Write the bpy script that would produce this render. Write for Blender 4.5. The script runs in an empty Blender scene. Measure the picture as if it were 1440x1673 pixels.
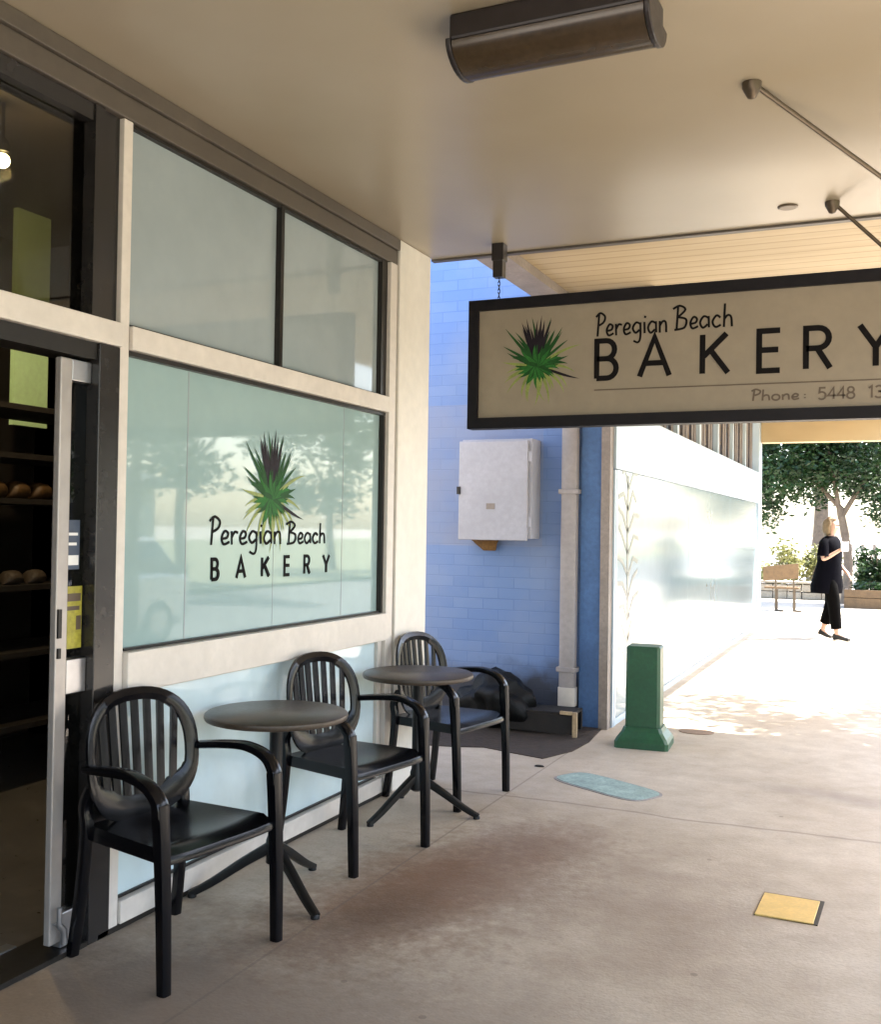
import bpy, bmesh, math, random
from mathutils import Vector, Matrix
import numpy as np
rnd = random.Random(7)
SC = bpy.context.scene
COL = SC.collection
rad = math.radians

# ---------------------------------------------------------------- camera, world, sun, exposure
cam_d = bpy.data.cameras.new('camera'); cam = bpy.data.objects.new('camera', cam_d); COL.objects.link(cam)
yaw, pitch, roll = rad(23.796), rad(.9184), rad(.8802)
fw = Vector((-math.sin(yaw)*math.cos(pitch), math.cos(yaw)*math.cos(pitch), math.sin(pitch)))
rt = Vector((math.cos(yaw), math.sin(yaw), 0)); up = rt.cross(fw)
r2 = math.cos(roll)*rt + math.sin(roll)*up; u2 = -math.sin(roll)*rt + math.cos(roll)*up
cam.matrix_world = Matrix(((r2.x, u2.x, -fw.x, 0), (r2.y, u2.y, -fw.y, 0), (r2.z, u2.z, -fw.z, 1.5), (0, 0, 0, 1)))
cam_d.sensor_fit = 'HORIZONTAL'; cam_d.sensor_width = 36; cam_d.lens = 1671.46/1440*36
cam_d.clip_end = 2000; cam_d.clip_start = .05
SC.camera = cam

SUN_EL, SUN_AZ = rad(54), rad(35)          # azimuth measured from +x (street side) towards +y (down the footpath)
sdir = Vector((math.cos(SUN_EL)*math.cos(SUN_AZ), math.cos(SUN_EL)*math.sin(SUN_AZ), math.sin(SUN_EL)))
W = bpy.data.worlds.new('World'); SC.world = W; W.use_nodes = True
nt = W.node_tree; bg = nt.nodes['Background']
sky = nt.nodes.new('ShaderNodeTexSky'); sky.sky_type = 'NISHITA'; sky.sun_disc = False
sky.sun_elevation = SUN_EL; sky.sun_rotation = math.atan2(sdir.x, sdir.y)
sky.dust_density = 2.5; sky.ozone_density = .7
nt.links.new(sky.outputs[0], bg.inputs[0]); bg.inputs[1].default_value = .15
sl = bpy.data.lights.new('sun', 'SUN'); sl.energy = 4.2; sl.angle = rad(.5); sl.color = (1, .965, .91)
so = bpy.data.objects.new('sun', sl); COL.objects.link(so)
so.rotation_euler = sdir.to_track_quat('Z', 'Y').to_euler(); so.location = (10, 10, 20)
SC.view_settings.view_transform = 'Standard'; SC.view_settings.look = 'None'
SC.view_settings.gamma = 1; SC.view_settings.exposure = 2.85
SC.render.engine = 'CYCLES'
SC.cycles.use_denoising = True
SC.cycles.max_bounces = 10; SC.cycles.diffuse_bounces = 6; SC.cycles.glossy_bounces = 4
SC.cycles.transparent_max_bounces = 12
SC.cycles.sample_clamp_indirect = 8

# ---------------------------------------------------------------- materials
def new_mat(name):
    m = bpy.data.materials.new(name); m.use_nodes = True
    return m, m.node_tree, m.node_tree.nodes['Principled BSDF']
def N(t, typ, **kw):
    n = t.nodes.new(typ)
    for k, v in kw.items(): setattr(n, k, v)
    return n
def mathn(t, op, a, b=None):
    n = N(t, 'ShaderNodeMath', operation=op)
    for i, v in enumerate((a, b)):
        if v is None: continue
        if isinstance(v, (int, float)): n.inputs[i].default_value = v
        else: t.links.new(v, n.inputs[i])
    return n.outputs[0]
def mixc(t, fac, a, b):
    n = N(t, 'ShaderNodeMix', data_type='RGBA')
    if isinstance(fac, (int, float)): n.inputs[0].default_value = fac
    else: t.links.new(fac, n.inputs[0])
    for i, v in ((6, a), (7, b)):
        if isinstance(v, tuple): n.inputs[i].default_value = (*v[:3], 1)
        else: t.links.new(v, n.inputs[i])
    return n.outputs[2]
def ramp(t, fac, lo, hi):
    n = N(t, 'ShaderNodeMapRange'); t.links.new(fac, n.inputs[0])
    n.inputs[1].default_value = lo; n.inputs[2].default_value = hi
    return n.outputs[0]
def noise(t, vec, scale, detail=4, rough=.55):
    n = N(t, 'ShaderNodeTexNoise'); n.inputs['Scale'].default_value = scale
    n.inputs['Detail'].default_value = detail; n.inputs['Roughness'].default_value = rough
    if vec is not None: t.links.new(vec, n.inputs['Vector'])
    return n.outputs['Fac']
def objvec(t): return N(t, 'ShaderNodeTexCoord').outputs['Object']
def posvec(t): return N(t, 'ShaderNodeNewGeometry').outputs['Position']
def mat(name, col, rough=.6, metal=0, var=.12, vs=4., bump=0., bs=60., spec=.5, coat=0.):
    m, t, p = new_mat(name)
    v = objvec(t)
    n1 = noise(t, v, vs); n2 = noise(t, v, vs*7.3, 3)
    f = mathn(t, 'MULTIPLY', n1, n2); f = ramp(t, f, .1, .42)
    lo = tuple(c*(1-var) for c in col); hi = tuple(min(1, c*(1+var)) for c in col)
    t.links.new(mixc(t, f, lo, hi), p.inputs['Base Color'])
    r = N(t, 'ShaderNodeMapRange'); t.links.new(n2, r.inputs[0])
    r.inputs[3].default_value = max(0, rough*.8); r.inputs[4].default_value = min(1, rough*1.2)
    t.links.new(r.outputs[0], p.inputs['Roughness'])
    p.inputs['Metallic'].default_value = metal; p.inputs['Specular IOR Level'].default_value = spec
    p.inputs['Coat Weight'].default_value = coat; p.inputs['Coat Roughness'].default_value = .004
    if bump:
        b = N(t, 'ShaderNodeBump'); b.inputs['Strength'].default_value = bump; b.inputs['Distance'].default_value = .01
        t.links.new(noise(t, v, bs, 5), b.inputs['Height']); t.links.new(b.outputs[0], p.inputs['Normal'])
    return m
def glass_mat(name, tint=(1, 1, 1), ior=1.5):
    m = bpy.data.materials.new(name); m.use_nodes = True; t = m.node_tree
    t.nodes.remove(t.nodes['Principled BSDF']); out = t.nodes['Material Output']
    tr = N(t, 'ShaderNodeBsdfTransparent'); tr.inputs[0].default_value = (*tint, 1)
    gl = N(t, 'ShaderNodeBsdfGlossy'); gl.inputs['Roughness'].default_value = .01
    fr = N(t, 'ShaderNodeFresnel'); bf = N(t, 'ShaderNodeNewGeometry').outputs['Backfacing']
    t.links.new(mathn(t, 'ADD', mathn(t, 'MULTIPLY', bf, 1/ior-ior), ior), fr.inputs[0])
    mx = N(t, 'ShaderNodeMixShader')
    t.links.new(fr.outputs[0], mx.inputs[0]); t.links.new(tr.outputs[0], mx.inputs[1]); t.links.new(gl.outputs[0], mx.inputs[2])
    t.links.new(mx.outputs[0], out.inputs[0])
    return m

M = {}
M['cream'] = mat('cream_paint', (.60, .55, .49), .45, var=.08, vs=3)
M['stile'] = mat('door_aluminium', (.36, .33, .305), .35, .35, var=.1, vs=2)
M['pillar'] = mat('pillar_paint', (.68, .64, .57), .5, var=.07, vs=2, bump=.05)
M['beam'] = mat('beam_paint', (.085, .07, .055), .5, var=.15, vs=3)
M['darkframe'] = mat('dark_frame', (.016, .014, .012), .4, var=.2, spec=.3)
M['steel'] = mat('door_steel', (.42, .42, .43), .3, .85, var=.15, vs=2)
M['darkglasspost'] = mat('bronze_post', (.02, .018, .017), .22, .1, var=.25, vs=3)
M['black'] = mat('black_plastic', (.0025, .0025, .0035), .20, var=.3, vs=14, bump=.03, bs=90, spec=.25)
M['tabletop'] = mat('table_laminate', (.05, .036, .025), .35, spec=.35, var=.3, vs=9, bump=.05, bs=120)
M['blackmetal'] = mat('black_metal', (.005, .005, .005), .4, 0, var=.3, spec=.25)
M['signframe'] = mat('sign_frame', (.007, .006, .008), .5, var=.3, spec=.2)
M['signpanel'] = mat('sign_panel', (.26, .215, .155), .5, var=.08, vs=2)
M['ink'] = mat('ink_black', (.006, .005, .005), .8, var=.1, spec=.15)
M['inkbrown'] = mat('ink_brown', (.10, .07, .045), .5, var=.1)
M['leafdark'] = mat('leaf_print_dark', (.012, .008, .013), .6, var=.2, spec=.2)
M['leafgreen'] = mat('leaf_print_green', (.012, .062, .014), .6, spec=.2, var=.35, vs=20)
M['leafmid'] = mat('leaf_print_mid', (.022, .125, .022), .6, spec=.2, var=.35, vs=20)
M['leafpale'] = mat('leaf_print_pale', (.22, .27, .06), .5, var=.3, vs=20)
M['film'] = mat('frosted_film', (.29, .40, .395), .035, var=.04, vs=1.2, spec=.5, coat=.25)
M['filmgrey'] = mat('grey_film', (.28, .325, .335), .05, var=.05, vs=1.0, spec=.35, coat=0)
M['riser'] = mat('riser_panel', (.58, .70, .72), .07, var=.05, vs=1.5, spec=.6)
M['shopglass'] = mat('white_film_glass', (.20, .275, .305), .13, var=.05, vs=.8, spec=.8)
M['palecream'] = mat('pale_fascia', (.44, .54, .62), .35, var=.05, vs=1)
M['glass'] = glass_mat('door_glass', (.55, .56, .55))
M['tintglass'] = glass_mat('transom_glass', (.42, .40, .33))
M['curtain'] = mat('curtain_cloth', (.17, .145, .13), .8, var=.3, vs=9)
M['windowdark'] = mat('upper_glass', (.05, .06, .09), .06, var=.2, spec=.7)
M['boxmetal'] = mat('meter_box_paint', (.36, .36, .40), .42, var=.09, vs=4, bump=.03)
M['pipe'] = mat('downpipe_paint', (.30, .275, .27), .5, var=.14, vs=3)
M['darkblue'] = mat('dark_blue_paint', (.06, .135, .30), .55, var=.22, vs=4, bump=.1)
M['postgrey'] = mat('corner_grey', (.26, .22, .19), .6, var=.22, vs=5, bump=.1)
M['rust'] = mat('rusty_rag', (.15, .075, .02), .9, var=.4, vs=18, bump=.4)
M['bag'] = mat('bin_bag', (.003, .003, .003), .55, var=.3, vs=9, bump=.8, bs=18, spec=.25)
M['timber'] = mat('old_timber', (.010, .0075, .006), .8, var=.4, vs=10, bump=.3)
M['paletimber'] = mat('pale_timber', (.36, .26, .15), .7, var=.25, vs=8, bump=.1)
M['bollard'] = mat('bollard_green', (.010, .066, .025), .42, var=.22, vs=6, bump=.08)
M['teal'] = mat('teal_cover', (.27, .37, .34), .6, var=.35, vs=9, bump=.25, bs=40)
M['yellow'] = mat('yellow_lid', (.70, .47, .15), .5, var=.12, vs=12, bump=.1)
M['brown'] = mat('brown_cover', (.22, .15, .10), .8, var=.25, vs=12)
M['lightbody'] = mat('light_body', (.016, .012, .012), .35, var=.2)
M['lens'] = mat('light_lens', (.045, .03, .016), .22, var=.22, vs=6, spec=.6)
M['rod'] = mat('rod_metal', (.10, .075, .05), .4, .6, var=.2)
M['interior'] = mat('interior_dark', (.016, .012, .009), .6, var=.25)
M['greenpaint'] = mat('green_wall_paint', (.55, .78, .42), .6, var=.08)
M['tile'] = mat('interior_tile', (.10, .09, .08), .3, var=.25, vs=3)
M['bread'] = mat('bread_crust', (.06, .028, .005), .6, var=.35, vs=14, bump=.3)
M['white'] = mat('white_paint', (.78, .77, .74), .5, var=.05)
M['bread2'] = mat('bread_pale', (.04, .026, .015), .7, var=.3, vs=14, bump=.3)
M['noticeyellow'] = mat('yellow_notice', (.36, .32, .04), .45, var=.3, vs=9)
M['noticeblue'] = mat('blue_notice', (.06, .08, .12), .4, var=.2)
M['concrete_wall'] = mat('garden_stone', (.34, .29, .22), .8, var=.3, vs=5, bump=.4, bs=14)
M['benchwood'] = mat('bench_wood', (.13, .075, .03), .6, var=.3, vs=9, bump=.15)
M['bark'] = mat('bark', (.16, .12, .085), .85, var=.35, vs=8, bump=.5, bs=25)
M['carpaint'] = mat('car_paint', (.72, .72, .71), .3, var=.03, coat=1)
M['print'] = mat('pale_pattern', (.22, .235, .21), .3, var=.15)
M['roof'] = mat('roof_sheet', (.3, .29, .28), .6, var=.1)
M['soil'] = mat('alley_soil', (.034, .022, .014), .95, var=.5, vs=14, bump=.8, bs=30)
M['kerb'] = mat('kerb_concrete', (.30, .27, .25), .8, var=.2, vs=6, bump=.2)
M['sand'] = mat('pale_ground', (.40, .35, .28), .9, var=.2, vs=2, bump=.3)
M['hair'] = mat('blond_hair', (.20, .14, .075), .6, var=.3, vs=30, bump=.3, bs=120)
M['skin'] = mat('skin', (.52, .32, .23), .5, var=.06)
M['cloth'] = mat('black_cloth', (.002, .002, .004), .9, spec=.05, var=.3, vs=12, bump=.2, bs=60)
M['trouser'] = mat('black_trousers', (.002, .0018, .0018), .9, spec=.05, var=.3, vs=12, bump=.2, bs=60)
M['shoe'] = mat('dark_shoe', (.012, .011, .011), .5, var=.2)

def ceiling_mat():
    m, t, p = new_mat('ceiling_paint')
    v = posvec(t)
    f = ramp(t, noise(t, v, .7, 4), .35, .7)
    t.links.new(mixc(t, f, (.29, .24, .165), (.345, .295, .22)), p.inputs['Base Color'])
    p.inputs['Roughness'].default_value = .31
    b = N(t, 'ShaderNodeBump'); b.inputs['Strength'].default_value = .06; b.inputs['Distance'].default_value = .01
    t.links.new(noise(t, v, 2.2, 3), b.inputs['Height']); t.links.new(b.outputs[0], p.inputs['Normal'])
    return m
M['ceiling'] = ceiling_mat()
def boards_mat():
    m, t, p = new_mat('soffit_boards')
    v = posvec(t); s = N(t, 'ShaderNodeSeparateXYZ'); t.links.new(v, s.inputs[0])
    fy = mathn(t, 'FRACT', mathn(t, 'MULTIPLY', s.outputs[1], 1/.14))
    gap = mathn(t, 'LESS_THAN', fy, .12)
    mp = N(t, 'ShaderNodeMapping'); mp.inputs['Scale'].default_value = (.6, 7.14, 1); t.links.new(v, mp.inputs[0])
    f = ramp(t, noise(t, mp.outputs[0], 1.2, 3), .3, .7)
    c = mixc(t, f, (.40, .30, .165), (.48, .375, .22))
    t.links.new(mixc(t, mathn(t, 'MULTIPLY', gap, .55), c, (.2, .13, .05)), p.inputs['Base Color'])
    p.inputs['Roughness'].default_value = .55
    b = N(t, 'ShaderNodeBump'); b.inputs['Strength'].default_value = .5; b.inputs['Distance'].default_value = .01; b.invert = True
    t.links.new(gap, b.inputs['Height']); t.links.new(b.outputs[0], p.inputs['Normal'])
    return m
M['boards'] = boards_mat()
def brick_mat():
    m, t, p = new_mat('blue_painted_brick')
    v = posvec(t); s = N(t, 'ShaderNodeSeparateXYZ'); t.links.new(v, s.inputs[0])
    c = N(t, 'ShaderNodeCombineXYZ'); t.links.new(s.outputs[0], c.inputs[0]); t.links.new(s.outputs[2], c.inputs[1])
    br = N(t, 'ShaderNodeTexBrick'); t.links.new(c.outputs[0], br.inputs['Vector'])
    br.inputs['Scale'].default_value = 1; br.inputs['Brick Width'].default_value = .26; br.inputs['Row Height'].default_value = .086
    br.inputs['Mortar Size'].default_value = .006; br.inputs['Mortar Smooth'].default_value = .6
    br.inputs['Color1'].default_value = (.115, .20, .41, 1); br.inputs['Color2'].default_value = (.14, .225, .425, 1)
    br.inputs['Mortar'].default_value = (.105, .185, .385, 1)
    n1 = ramp(t, noise(t, v, 1.1, 5), .42, .68)
    base = mixc(t, mathn(t, 'MULTIPLY', n1, .55), br.outputs['Color'], (.23, .28, .40))
    # a greyer rectangle left of and above the meter box
    dx = mathn(t, 'LESS_THAN', s.outputs[0], -2.5); dz = mathn(t, 'LESS_THAN', mathn(t, 'ABSOLUTE', mathn(t, 'SUBTRACT', s.outputs[2], 1.935)), .57)
    patch = mathn(t, 'MULTIPLY', mathn(t, 'MULTIPLY', dx, dz), ramp(t, noise(t, v, 2.5, 4), .2, .6))
    base = mixc(t, mathn(t, 'MULTIPLY', patch, .6), base, (.215, .235, .315))
    # splashed dirt with its own ragged edge at the foot of the wall
    zz = mathn(t, 'ADD', s.outputs[2], mathn(t, 'MULTIPLY', mathn(t, 'SUBTRACT', noise(t, v, 4, 5), .5), .5))
    n = N(t, 'ShaderNodeMapRange'); t.links.new(zz, n.inputs[0]); n.inputs[1].default_value = .52; n.inputs[2].default_value = .26
    base = mixc(t, mathn(t, 'MULTIPLY', n.outputs[0], .9), base, (.03, .028, .03))
    t.links.new(base, p.inputs['Base Color']); p.inputs['Roughness'].default_value = .5
    b = N(t, 'ShaderNodeBump'); b.inputs['Strength'].default_value = .18; b.inputs['Distance'].default_value = .008; b.invert = True
    t.links.new(br.outputs['Fac'], b.inputs['Height']); t.links.new(b.outputs[0], p.inputs['Normal'])
    return m
M['brick'] = brick_mat()
def pavement_mat():
    m, t, p = new_mat('pavement_concrete')
    v = posvec(t); s = N(t, 'ShaderNodeSeparateXYZ'); t.links.new(v, s.inputs[0])
    big = ramp(t, noise(t, v, .9, 6, .6), .3, .72); mid = ramp(t, noise(t, v, 5, 6, .65), .3, .75); fine = noise(t, v, 70, 4)
    c = mixc(t, big, (.42, .350, .262), (.62, .545, .44))
    c = mixc(t, mathn(t, 'MULTIPLY', mid, .55), c, (.31, .245, .175))
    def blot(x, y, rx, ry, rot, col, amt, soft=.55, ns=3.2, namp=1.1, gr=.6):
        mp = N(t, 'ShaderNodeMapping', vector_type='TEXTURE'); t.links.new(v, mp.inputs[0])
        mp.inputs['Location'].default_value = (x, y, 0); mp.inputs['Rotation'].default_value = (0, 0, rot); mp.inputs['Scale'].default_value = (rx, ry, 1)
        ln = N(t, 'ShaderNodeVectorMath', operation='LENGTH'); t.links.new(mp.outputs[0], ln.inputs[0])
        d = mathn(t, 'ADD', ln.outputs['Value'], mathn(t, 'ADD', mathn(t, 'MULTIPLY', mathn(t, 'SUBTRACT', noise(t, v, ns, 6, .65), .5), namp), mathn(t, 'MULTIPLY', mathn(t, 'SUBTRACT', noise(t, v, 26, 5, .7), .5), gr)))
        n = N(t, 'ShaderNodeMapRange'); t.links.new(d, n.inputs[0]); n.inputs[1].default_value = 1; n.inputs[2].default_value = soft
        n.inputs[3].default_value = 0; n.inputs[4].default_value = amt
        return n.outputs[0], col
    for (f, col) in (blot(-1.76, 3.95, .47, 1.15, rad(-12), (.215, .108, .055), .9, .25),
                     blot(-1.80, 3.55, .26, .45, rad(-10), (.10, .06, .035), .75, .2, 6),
                     blot(-2.15, 2.5, 1.05, 1.05, rad(-8), (.15, .115, .085), .95, .35, 2.2),  # traffic dirt by the door, with light falloff painted into the same tone
                     blot(-1.5, 4.75, .35, .5, rad(-30), (.20, .125, .08), .7, .15, 4),
                     blot(-1.45, 2.7, 1.1, .75, rad(15), (.24, .195, .155), .85, .1, 1.6),
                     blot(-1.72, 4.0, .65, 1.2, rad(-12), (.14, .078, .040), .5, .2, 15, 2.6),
                     blot(-.9, 4.1, .8, .9, rad(10), (.27, .20, .145), .6, .1, 3.5, 2.0),
                     blot(-.35, 6.3, .7, .18, rad(-14), (.22, .18, .15), .5, .1, 3)):
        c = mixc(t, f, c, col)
    # spots of gum and drips
    vo = N(t, 'ShaderNodeTexVoronoi'); vo.inputs['Scale'].default_value = 2.6; t.links.new(v, vo.inputs['Vector'])
    sp = mathn(t, 'LESS_THAN', vo.outputs['Distance'], .035)
    c = mixc(t, mathn(t, 'MULTIPLY', sp, .45), c, (.10, .075, .06))
    # control joints in the slab
    def joint(coord, at, w):
        return mathn(t, 'LESS_THAN', mathn(t, 'ABSOLUTE', mathn(t, 'SUBTRACT', coord, at)), w)
    wob = mathn(t, 'ADD', s.outputs[1], mathn(t, 'MULTIPLY', mathn(t, 'SUBTRACT', noise(t, v, 1.5, 4), .5), .12))
    j = mathn(t, 'MAXIMUM', joint(s.outputs[0], -1.99, .006), joint(wob, 5.45, .012))
    j = mathn(t, 'MAXIMUM', j, joint(s.outputs[1], 9.4, .008)); j = mathn(t, 'MAXIMUM', j, joint(s.outputs[1], 13.1, .008))
    c = mixc(t, mathn(t, 'MULTIPLY', j, .5), c, (.13, .10, .08))
    c = mixc(t, mathn(t, 'MULTIPLY', ramp(t, fine, .35, .75), .3), c, (.25, .2, .16))
    t.links.new(c, p.inputs['Base Color'])
    r = N(t, 'ShaderNodeMapRange'); t.links.new(mid, r.inputs[0]); r.inputs[3].default_value = .5; r.inputs[4].default_value = .72
    t.links.new(r.outputs[0], p.inputs['Roughness'])
    b = N(t, 'ShaderNodeBump'); b.inputs['Strength'].default_value = .25; b.inputs['Distance'].default_value = .006
    h = mathn(t, 'ADD', fine, mathn(t, 'MULTIPLY', mid, 1.2)); t.links.new(h, b.inputs['Height']); t.links.new(b.outputs[0], p.inputs['Normal'])
    return m
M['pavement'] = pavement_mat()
M['asphalt'] = mat('asphalt', (.10, .095, .09), .85, var=.2, vs=2, bump=.3, bs=80)
M['grass'] = mat('ground_grass', (.17, .17, .07), .95, var=.4, vs=3, bump=.5, bs=20)
def leaf_mat(name, a, b):
    m, t, p = new_mat(name)
    f = ramp(t, noise(t, posvec(t), 1.3, 4), .35, .68)
    t.links.new(mixc(t, f, a, b), p.inputs['Base Color']); p.inputs['Roughness'].default_value = .45
    p.inputs['Transmission Weight'].default_value = 0
    tl = N(t, 'ShaderNodeBsdfTranslucent'); t.links.new(mixc(t, f, a, b), tl.inputs[0])
    mx = N(t, 'ShaderNodeMixShader'); mx.inputs[0].default_value = .25
    t.links.new(p.outputs[0], mx.inputs[1]); t.links.new(tl.outputs[0], mx.inputs[2]); t.links.new(mx.outputs[0], t.nodes['Material Output'].inputs[0])
    return m
M['leaf'] = leaf_mat('fig_leaves', (.010, .028, .007), (.034, .08, .017))
M['leaflight'] = leaf_mat('shrub_leaves', (.14, .15, .04), (.26, .25, .10))

# ---------------------------------------------------------------- mesh helpers
def box(bm, x0, x1, y0, y1, z0, z1, mi=0):
    vs = [bm.verts.new((x, y, z)) for z in (z0, z1) for y in (y0, y1) for x in (x0, x1)]
    for f in ((0, 2, 3, 1), (4, 5, 7, 6), (0, 1, 5, 4), (2, 6, 7, 3), (0, 4, 6, 2), (1, 3, 7, 5)):
        bm.faces.new([vs[i] for i in f]).material_index = mi
def loft(bm, rings, caps=True, closed=True):
    V = [[bm.verts.new(p) for p in r] for r in rings]; n = len(V[0])
    for a, b in zip(V, V[1:]):
        for i in range(n if closed else n-1):
            bm.faces.new((a[i], a[(i+1) % n], b[(i+1) % n], b[i]))
    if caps and closed:
        bm.faces.new(V[0][::-1]); bm.faces.new(V[-1])
def spline(pts, n=6):
    P = [Vector(p) for p in pts]; out = []
    for i in range(len(P)-1):
        p0, p1, p2, p3 = P[max(i-1, 0)], P[i], P[i+1], P[min(i+2, len(P)-1)]
        for k in range(n):
            s = k/n
            out.append(.5*((2*p1)+(p2-p0)*s+(2*p0-5*p1+4*p2-p3)*s*s+(3*p1-p0-3*p2+p3)*s**3))
    out.append(P[-1]); return out
def sweep(bm, pts, w, h, side=(0, 1, 0), n=10, e=2.6):
    """superellipse section of half sizes w (along side) and h swept along pts; w, h may be lists"""
    pts = [Vector(p) for p in pts]; side = Vector(side); rings = []; L = len(pts)
    for i, p in enumerate(pts):
        tg = (pts[min(i+1, L-1)]-pts[max(i-1, 0)]).normalized()
        s = (side - tg*side.dot(tg)).normalized(); u = tg.cross(s)
        f = i/(L-1)
        ww = w if not isinstance(w, (tuple, list)) else w[0]+(w[-1]-w[0])*f
        hh = h if not isinstance(h, (tuple, list)) else h[0]+(h[-1]-h[0])*f
        r = []
        for k in range(n):
            a = 2*math.pi*k/n; c, q = math.cos(a), math.sin(a)
            r.append(p + s*ww*math.copysign(abs(c)**(2/e), c) + u*hh*math.copysign(abs(q)**(2/e), q))
        rings.append(r)
    loft(bm, rings)
def tube(bm, pts, r, n=10):
    pts = [Vector(p) for p in pts]
    d = (pts[-1]-pts[0]).normalized(); s = Vector((0, 0, 1)) if abs(d.z) < .8 else Vector((1, 0, 0))
    sweep(bm, pts, r, r, s, n, 2)
def lathe(bm, prof, c=(0, 0, 0), n=32):
    rings = [[(c[0]+r*math.cos(2*math.pi*k/n), c[1]+r*math.sin(2*math.pi*k/n), c[2]+z) for k in range(n)] for r, z in prof]
    loft(bm, rings)
def prism(bm, poly, z0, z1):
    loft(bm, [[(x, y, z0) for x, y in poly], [(x, y, z1) for x, y in poly]])
def obj(name, bm, m, parent=None, smooth=False, bevel=0., loc=None):
    """one mesh object; with a parent whose origin sits at L the world coordinates are shifted by -L"""
    off = Vector((0, 0, 0))
    if parent is not None:
        q = parent
        while q is not None:
            off += q.location; q = q.parent
    elif loc is not None: off = Vector(loc)
    bmesh.ops.recalc_face_normals(bm, faces=bm.faces)
    bmesh.ops.translate(bm, verts=bm.verts, vec=-off)
    me = bpy.data.meshes.new(name); bm.to_mesh(me); bm.free()
    for mm in (m if isinstance(m, (list, tuple)) else [m]): me.materials.append(mm)
    if smooth:
        for p in me.polygons: p.use_smooth = True
    o = bpy.data.objects.new(name, me); COL.objects.link(o)
    if parent is not None: o.parent = parent
    elif loc is not None: o.location = loc
    if bevel:
        b = o.modifiers.new('bevel', 'BEVEL'); b.width = bevel; b.segments = 2; b.limit_method = 'ANGLE'; b.angle_limit = rad(40)
    if smooth:
        a = o.modifiers.new('split', 'EDGE_SPLIT'); a.split_angle = rad(42)
    return o
def bx(name, m, parent, *dims, bevel=0.):
    first = None
    for d in ([dims] if not isinstance(dims[0], (tuple, list)) else dims):
        bm = bmesh.new(); box(bm, *d); o = obj(name, bm, m, parent, bevel=bevel); first = first or o
    return first
def thing(name, label, cat, loc=(0, 0, 0), rz=0, group=None):
    o = bpy.data.objects.new(name, None); COL.objects.link(o); o.empty_display_size = .2
    o.location = loc; o.rotation_euler = (0, 0, rz); o['label'] = label; o['category'] = cat
    if group: o['group'] = group
    return o
def tag(o, label, cat, group=None):
    o['label'] = label; o['category'] = cat
    if group: o['group'] = group
    return o
def struct(name, bm, m):
    o = obj(name, bm, m); o['kind'] = 'structure'; return o
def dup(root, loc, rz, label, group=None):
    r = root.copy(); COL.objects.link(r); r.location = loc; r.rotation_euler = (0, 0, rz); r['label'] = label
    if group: r['group'] = group
    for ch in list(root.children):
        c = ch.copy(); COL.objects.link(c); c.parent = r
        for g in list(ch.children):
            d = g.copy(); COL.objects.link(d); d.parent = c
    return r

# ---------------------------------------------------------------- lettering (own stroke font)
def arc(cx, cy, rx, ry, a0, a1, n=10):
    return [(cx+rx*math.cos(rad(a0+(a1-a0)*k/n)), cy+ry*math.sin(rad(a0+(a1-a0)*k/n))) for k in range(n+1)]
def sm(pts, n=5): return [(p.x, p.y) for p in spline([(x, y, 0) for x, y in pts], n)]
CAPS = {
 'B': [[(0, 0), (0, 1), (.26, 1)]+arc(.26, .76, .22, .24, 90, -90)+[(0, .52)], [(.26, .52)]+arc(.28, .26, .25, .26, 90, -90)+[(0, 0)]],
 'A': [[(0, 0), (.39, 1.02), (.78, 0)], [(.14, .34), (.64, .34)]],
 'K': [[(0, 0), (0, 1)], [(.60, 1), (.03, .44)], [(.20, .60), (.64, 0)]],
 'E': [[(.50, 1), (0, 1), (0, 0), (.50, 0)], [(0, .52), (.46, .52)]],
 'R': [[(0, 0), (0, 1), (.28, 1)]+arc(.28, .75, .25, .25, 90, -90)+[(0, .5)], [(.26, .5), (.56, 0)]],
 'Y': [[(0, 1), (.36, .46), (.72, 1)], [(.36, .46), (.36, 0)]],
}
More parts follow.
